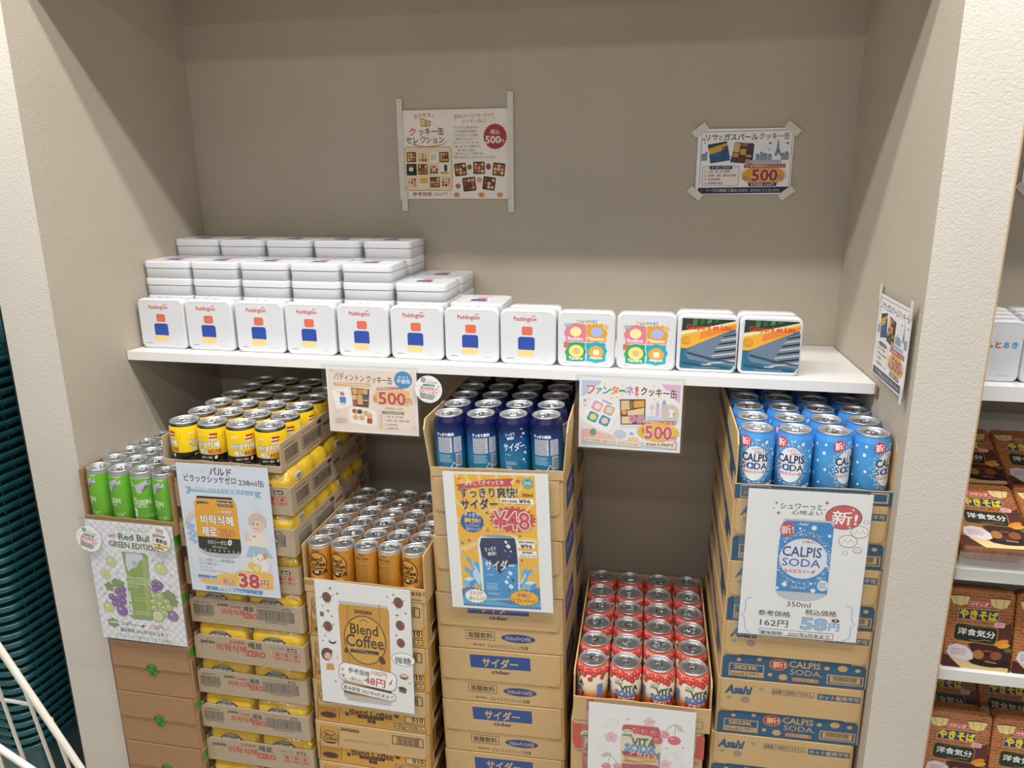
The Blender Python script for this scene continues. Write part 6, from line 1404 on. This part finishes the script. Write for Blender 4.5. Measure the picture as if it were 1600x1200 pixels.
for i in range(3):
    npk.put(f'brown noodle pack standing upright on the middle shelf, {side_word(i, 3)}', (1.709 + i * .1145, -.446, .704), (-tl, 0, .0), GN)
    npk.put(f'brown noodle pack standing upright on the lowest shelf, {side_word(i, 3)}', (1.7035 + i * .104 if i else 1.7035, -.448, .450), (-tl * .6, 0, 0), GN) if False else None
for i in range(3):
    npk.put(f'brown noodle pack standing upright on the lowest shelf, {side_word(i, 3)}', (1.704 + i * .114, -.446, .450), (-tl * .6, 0, 0), GN)
    npk.put(f'brown noodle pack in shade leaning back behind the lowest row, {side_word(i, 3)}', (1.728 + i * .114, -.345, .452 + NT_ * .6), (-math.radians(38), 0, 0), GN)

# ------------------------------------------------------------------ shopping baskets left of the pillar
def basket_proto():
    r = thing('shopping_basket', 'x', 'basket')
    m = teal(); Lx, Ly, Hh = .46, .33, .215
    def lp(z, e, rr): return [(-Lx / 2 + p[0], p[1], z) for p in [(x + Lx / 2, y) for x, y in rrect(-Lx + e, e, -e, Ly - e, rr, 6)]]
    def lp(z, e, rr): return [(x, y, z) for x, y in rrect(-Lx + e, e, -e, Ly - e, rr, 6)]
    mb = MB(); mb.rings([lp(0, .048, .035), lp(.004, .045, .035), lp(Hh - .02, .012, .05), lp(Hh - .004, .010, .05)], m, cap0=True); mb.build('body', r)
    mb = MB(); mb.rings([lp(Hh - .013, .010, .050), lp(Hh - .0135, .0015, .056), lp(Hh - .010, .0, .057), lp(Hh - .003, .0, .057), lp(Hh, .0015, .056), lp(Hh, .010, .05), lp(Hh - .013, .011, .05)], m)
    for k in range(6):
        y = .06 + k * .042; mb.box(-.004, y, Hh - .020, -.001, y + .002, Hh - .012, m)
    mb.build('rim', r)
    for s_ in (0, 1):
        mb = MB(); y = .005 if s_ == 0 else Ly - .005
        mb.tube([(-Lx + .062, y, Hh - .004), (-Lx + .066, y, Hh + .0032), (-.066, y, Hh + .0032), (-.062, y, Hh - .004)], .0028, m, 6); mb.build('handle', r)
    return Proto(r), Hh
bp, BH = basket_proto()
BZ = .0242
NB = 41
for i in range(NB):
    k = NB - 1 - i
    lb = 'teal plastic shopping basket, topmost of the tall nested stack' if k == 0 else f'teal plastic shopping basket nested in the tall stack, number {k + 1} from the top'
    tb_ = bp.put(lb, (-.288 + .0006 * math.sin(i * 2.1), -.50 + .0006 * math.cos(i * 1.3), .003 + i * BZ), (0, 0, -.05 + .0015 * math.sin(i * 1.7)), 'nested teal shopping baskets')
mb = MB(); m = teal(); mb.rings([[(x, y, z) for x, y in rrect(-.455, .006, -.006, .325, .05, 6)] for z in (.0, .052)] + [[(x, y, z) for x, y in rrect(-.452, .009, -.009, .322, .048, 6)] for z in (.052, .0)], m, smooth=True)
a = Art(.2, .05); a.T('ECO', 75, 27, 62, '#1b4248', h=17, b=.0); a.right(mb, -.0058, .055, .0); mb.v = [(x, y, z + BH + .0004) for x, y, z in mb.v]; mb.build('name_band', tb_)

# ------------------------------------------------------------------ white wire cart, lower left corner
r = thing('wire_cart', 'white wire shopping cart at the lower left corner', 'cart', (0, 0, 0))
w = wire_white(); Y0 = -.90
def onw(x, z, y=Y0): return (x, y, z)
A, B = Vector((.140, Y0, .842)), Vector((.258, Y0, .618))
dA = (B - A).normalized()
mb = MB(); mb.tube([A - dA * .18, A, B, B + dA * .45], .0058, w, 10); mb.build('slanted_rail', r)
A2, B2 = Vector((.100, Y0 - .02, .668)), Vector((.196, Y0 - .02, .610))
d2 = (B2 - A2).normalized()
mb = MB(); mb.tube([A2 - d2 * .2, A2, B2, B2 + d2 * .3], .0058, w, 10); mb.build('lower_rail', r)
for (x0, z0, x1, z1) in ((.112, .80, .142, .60), (.165, .797, .199, .60), (.2125, .708, .232, .60), (.066, .84, .09, .60)):
    d = Vector((x1 - x0, 0, z1 - z0))
    mb = MB(); mb.tube([(x0, Y0 + .004, z0), (x1, Y0 + .004, z1), (x1 + d.x * 1.2, Y0 + .004, z1 + d.z * 1.2)], .0030, w, 8); mb.build('wire', r)
mb = MB(); mb.tube([(-.15, Y0 + .006, .735), (.181, Y0 + .006, .7285)], .0030, w, 8); mb.build('cross_wire', r)
for x in (-.12, .36):
    mb = MB(); mb.tube([(x, Y0 - .02, .52), (x, Y0 - .02, .004)], .009, w, 10); mb.build('leg', r)
mb = MB(); mb.tube([(-.15, Y0 - .02, .40), (.40, Y0 - .02, .40)], .007, w, 10); mb.build('base_rail', r)
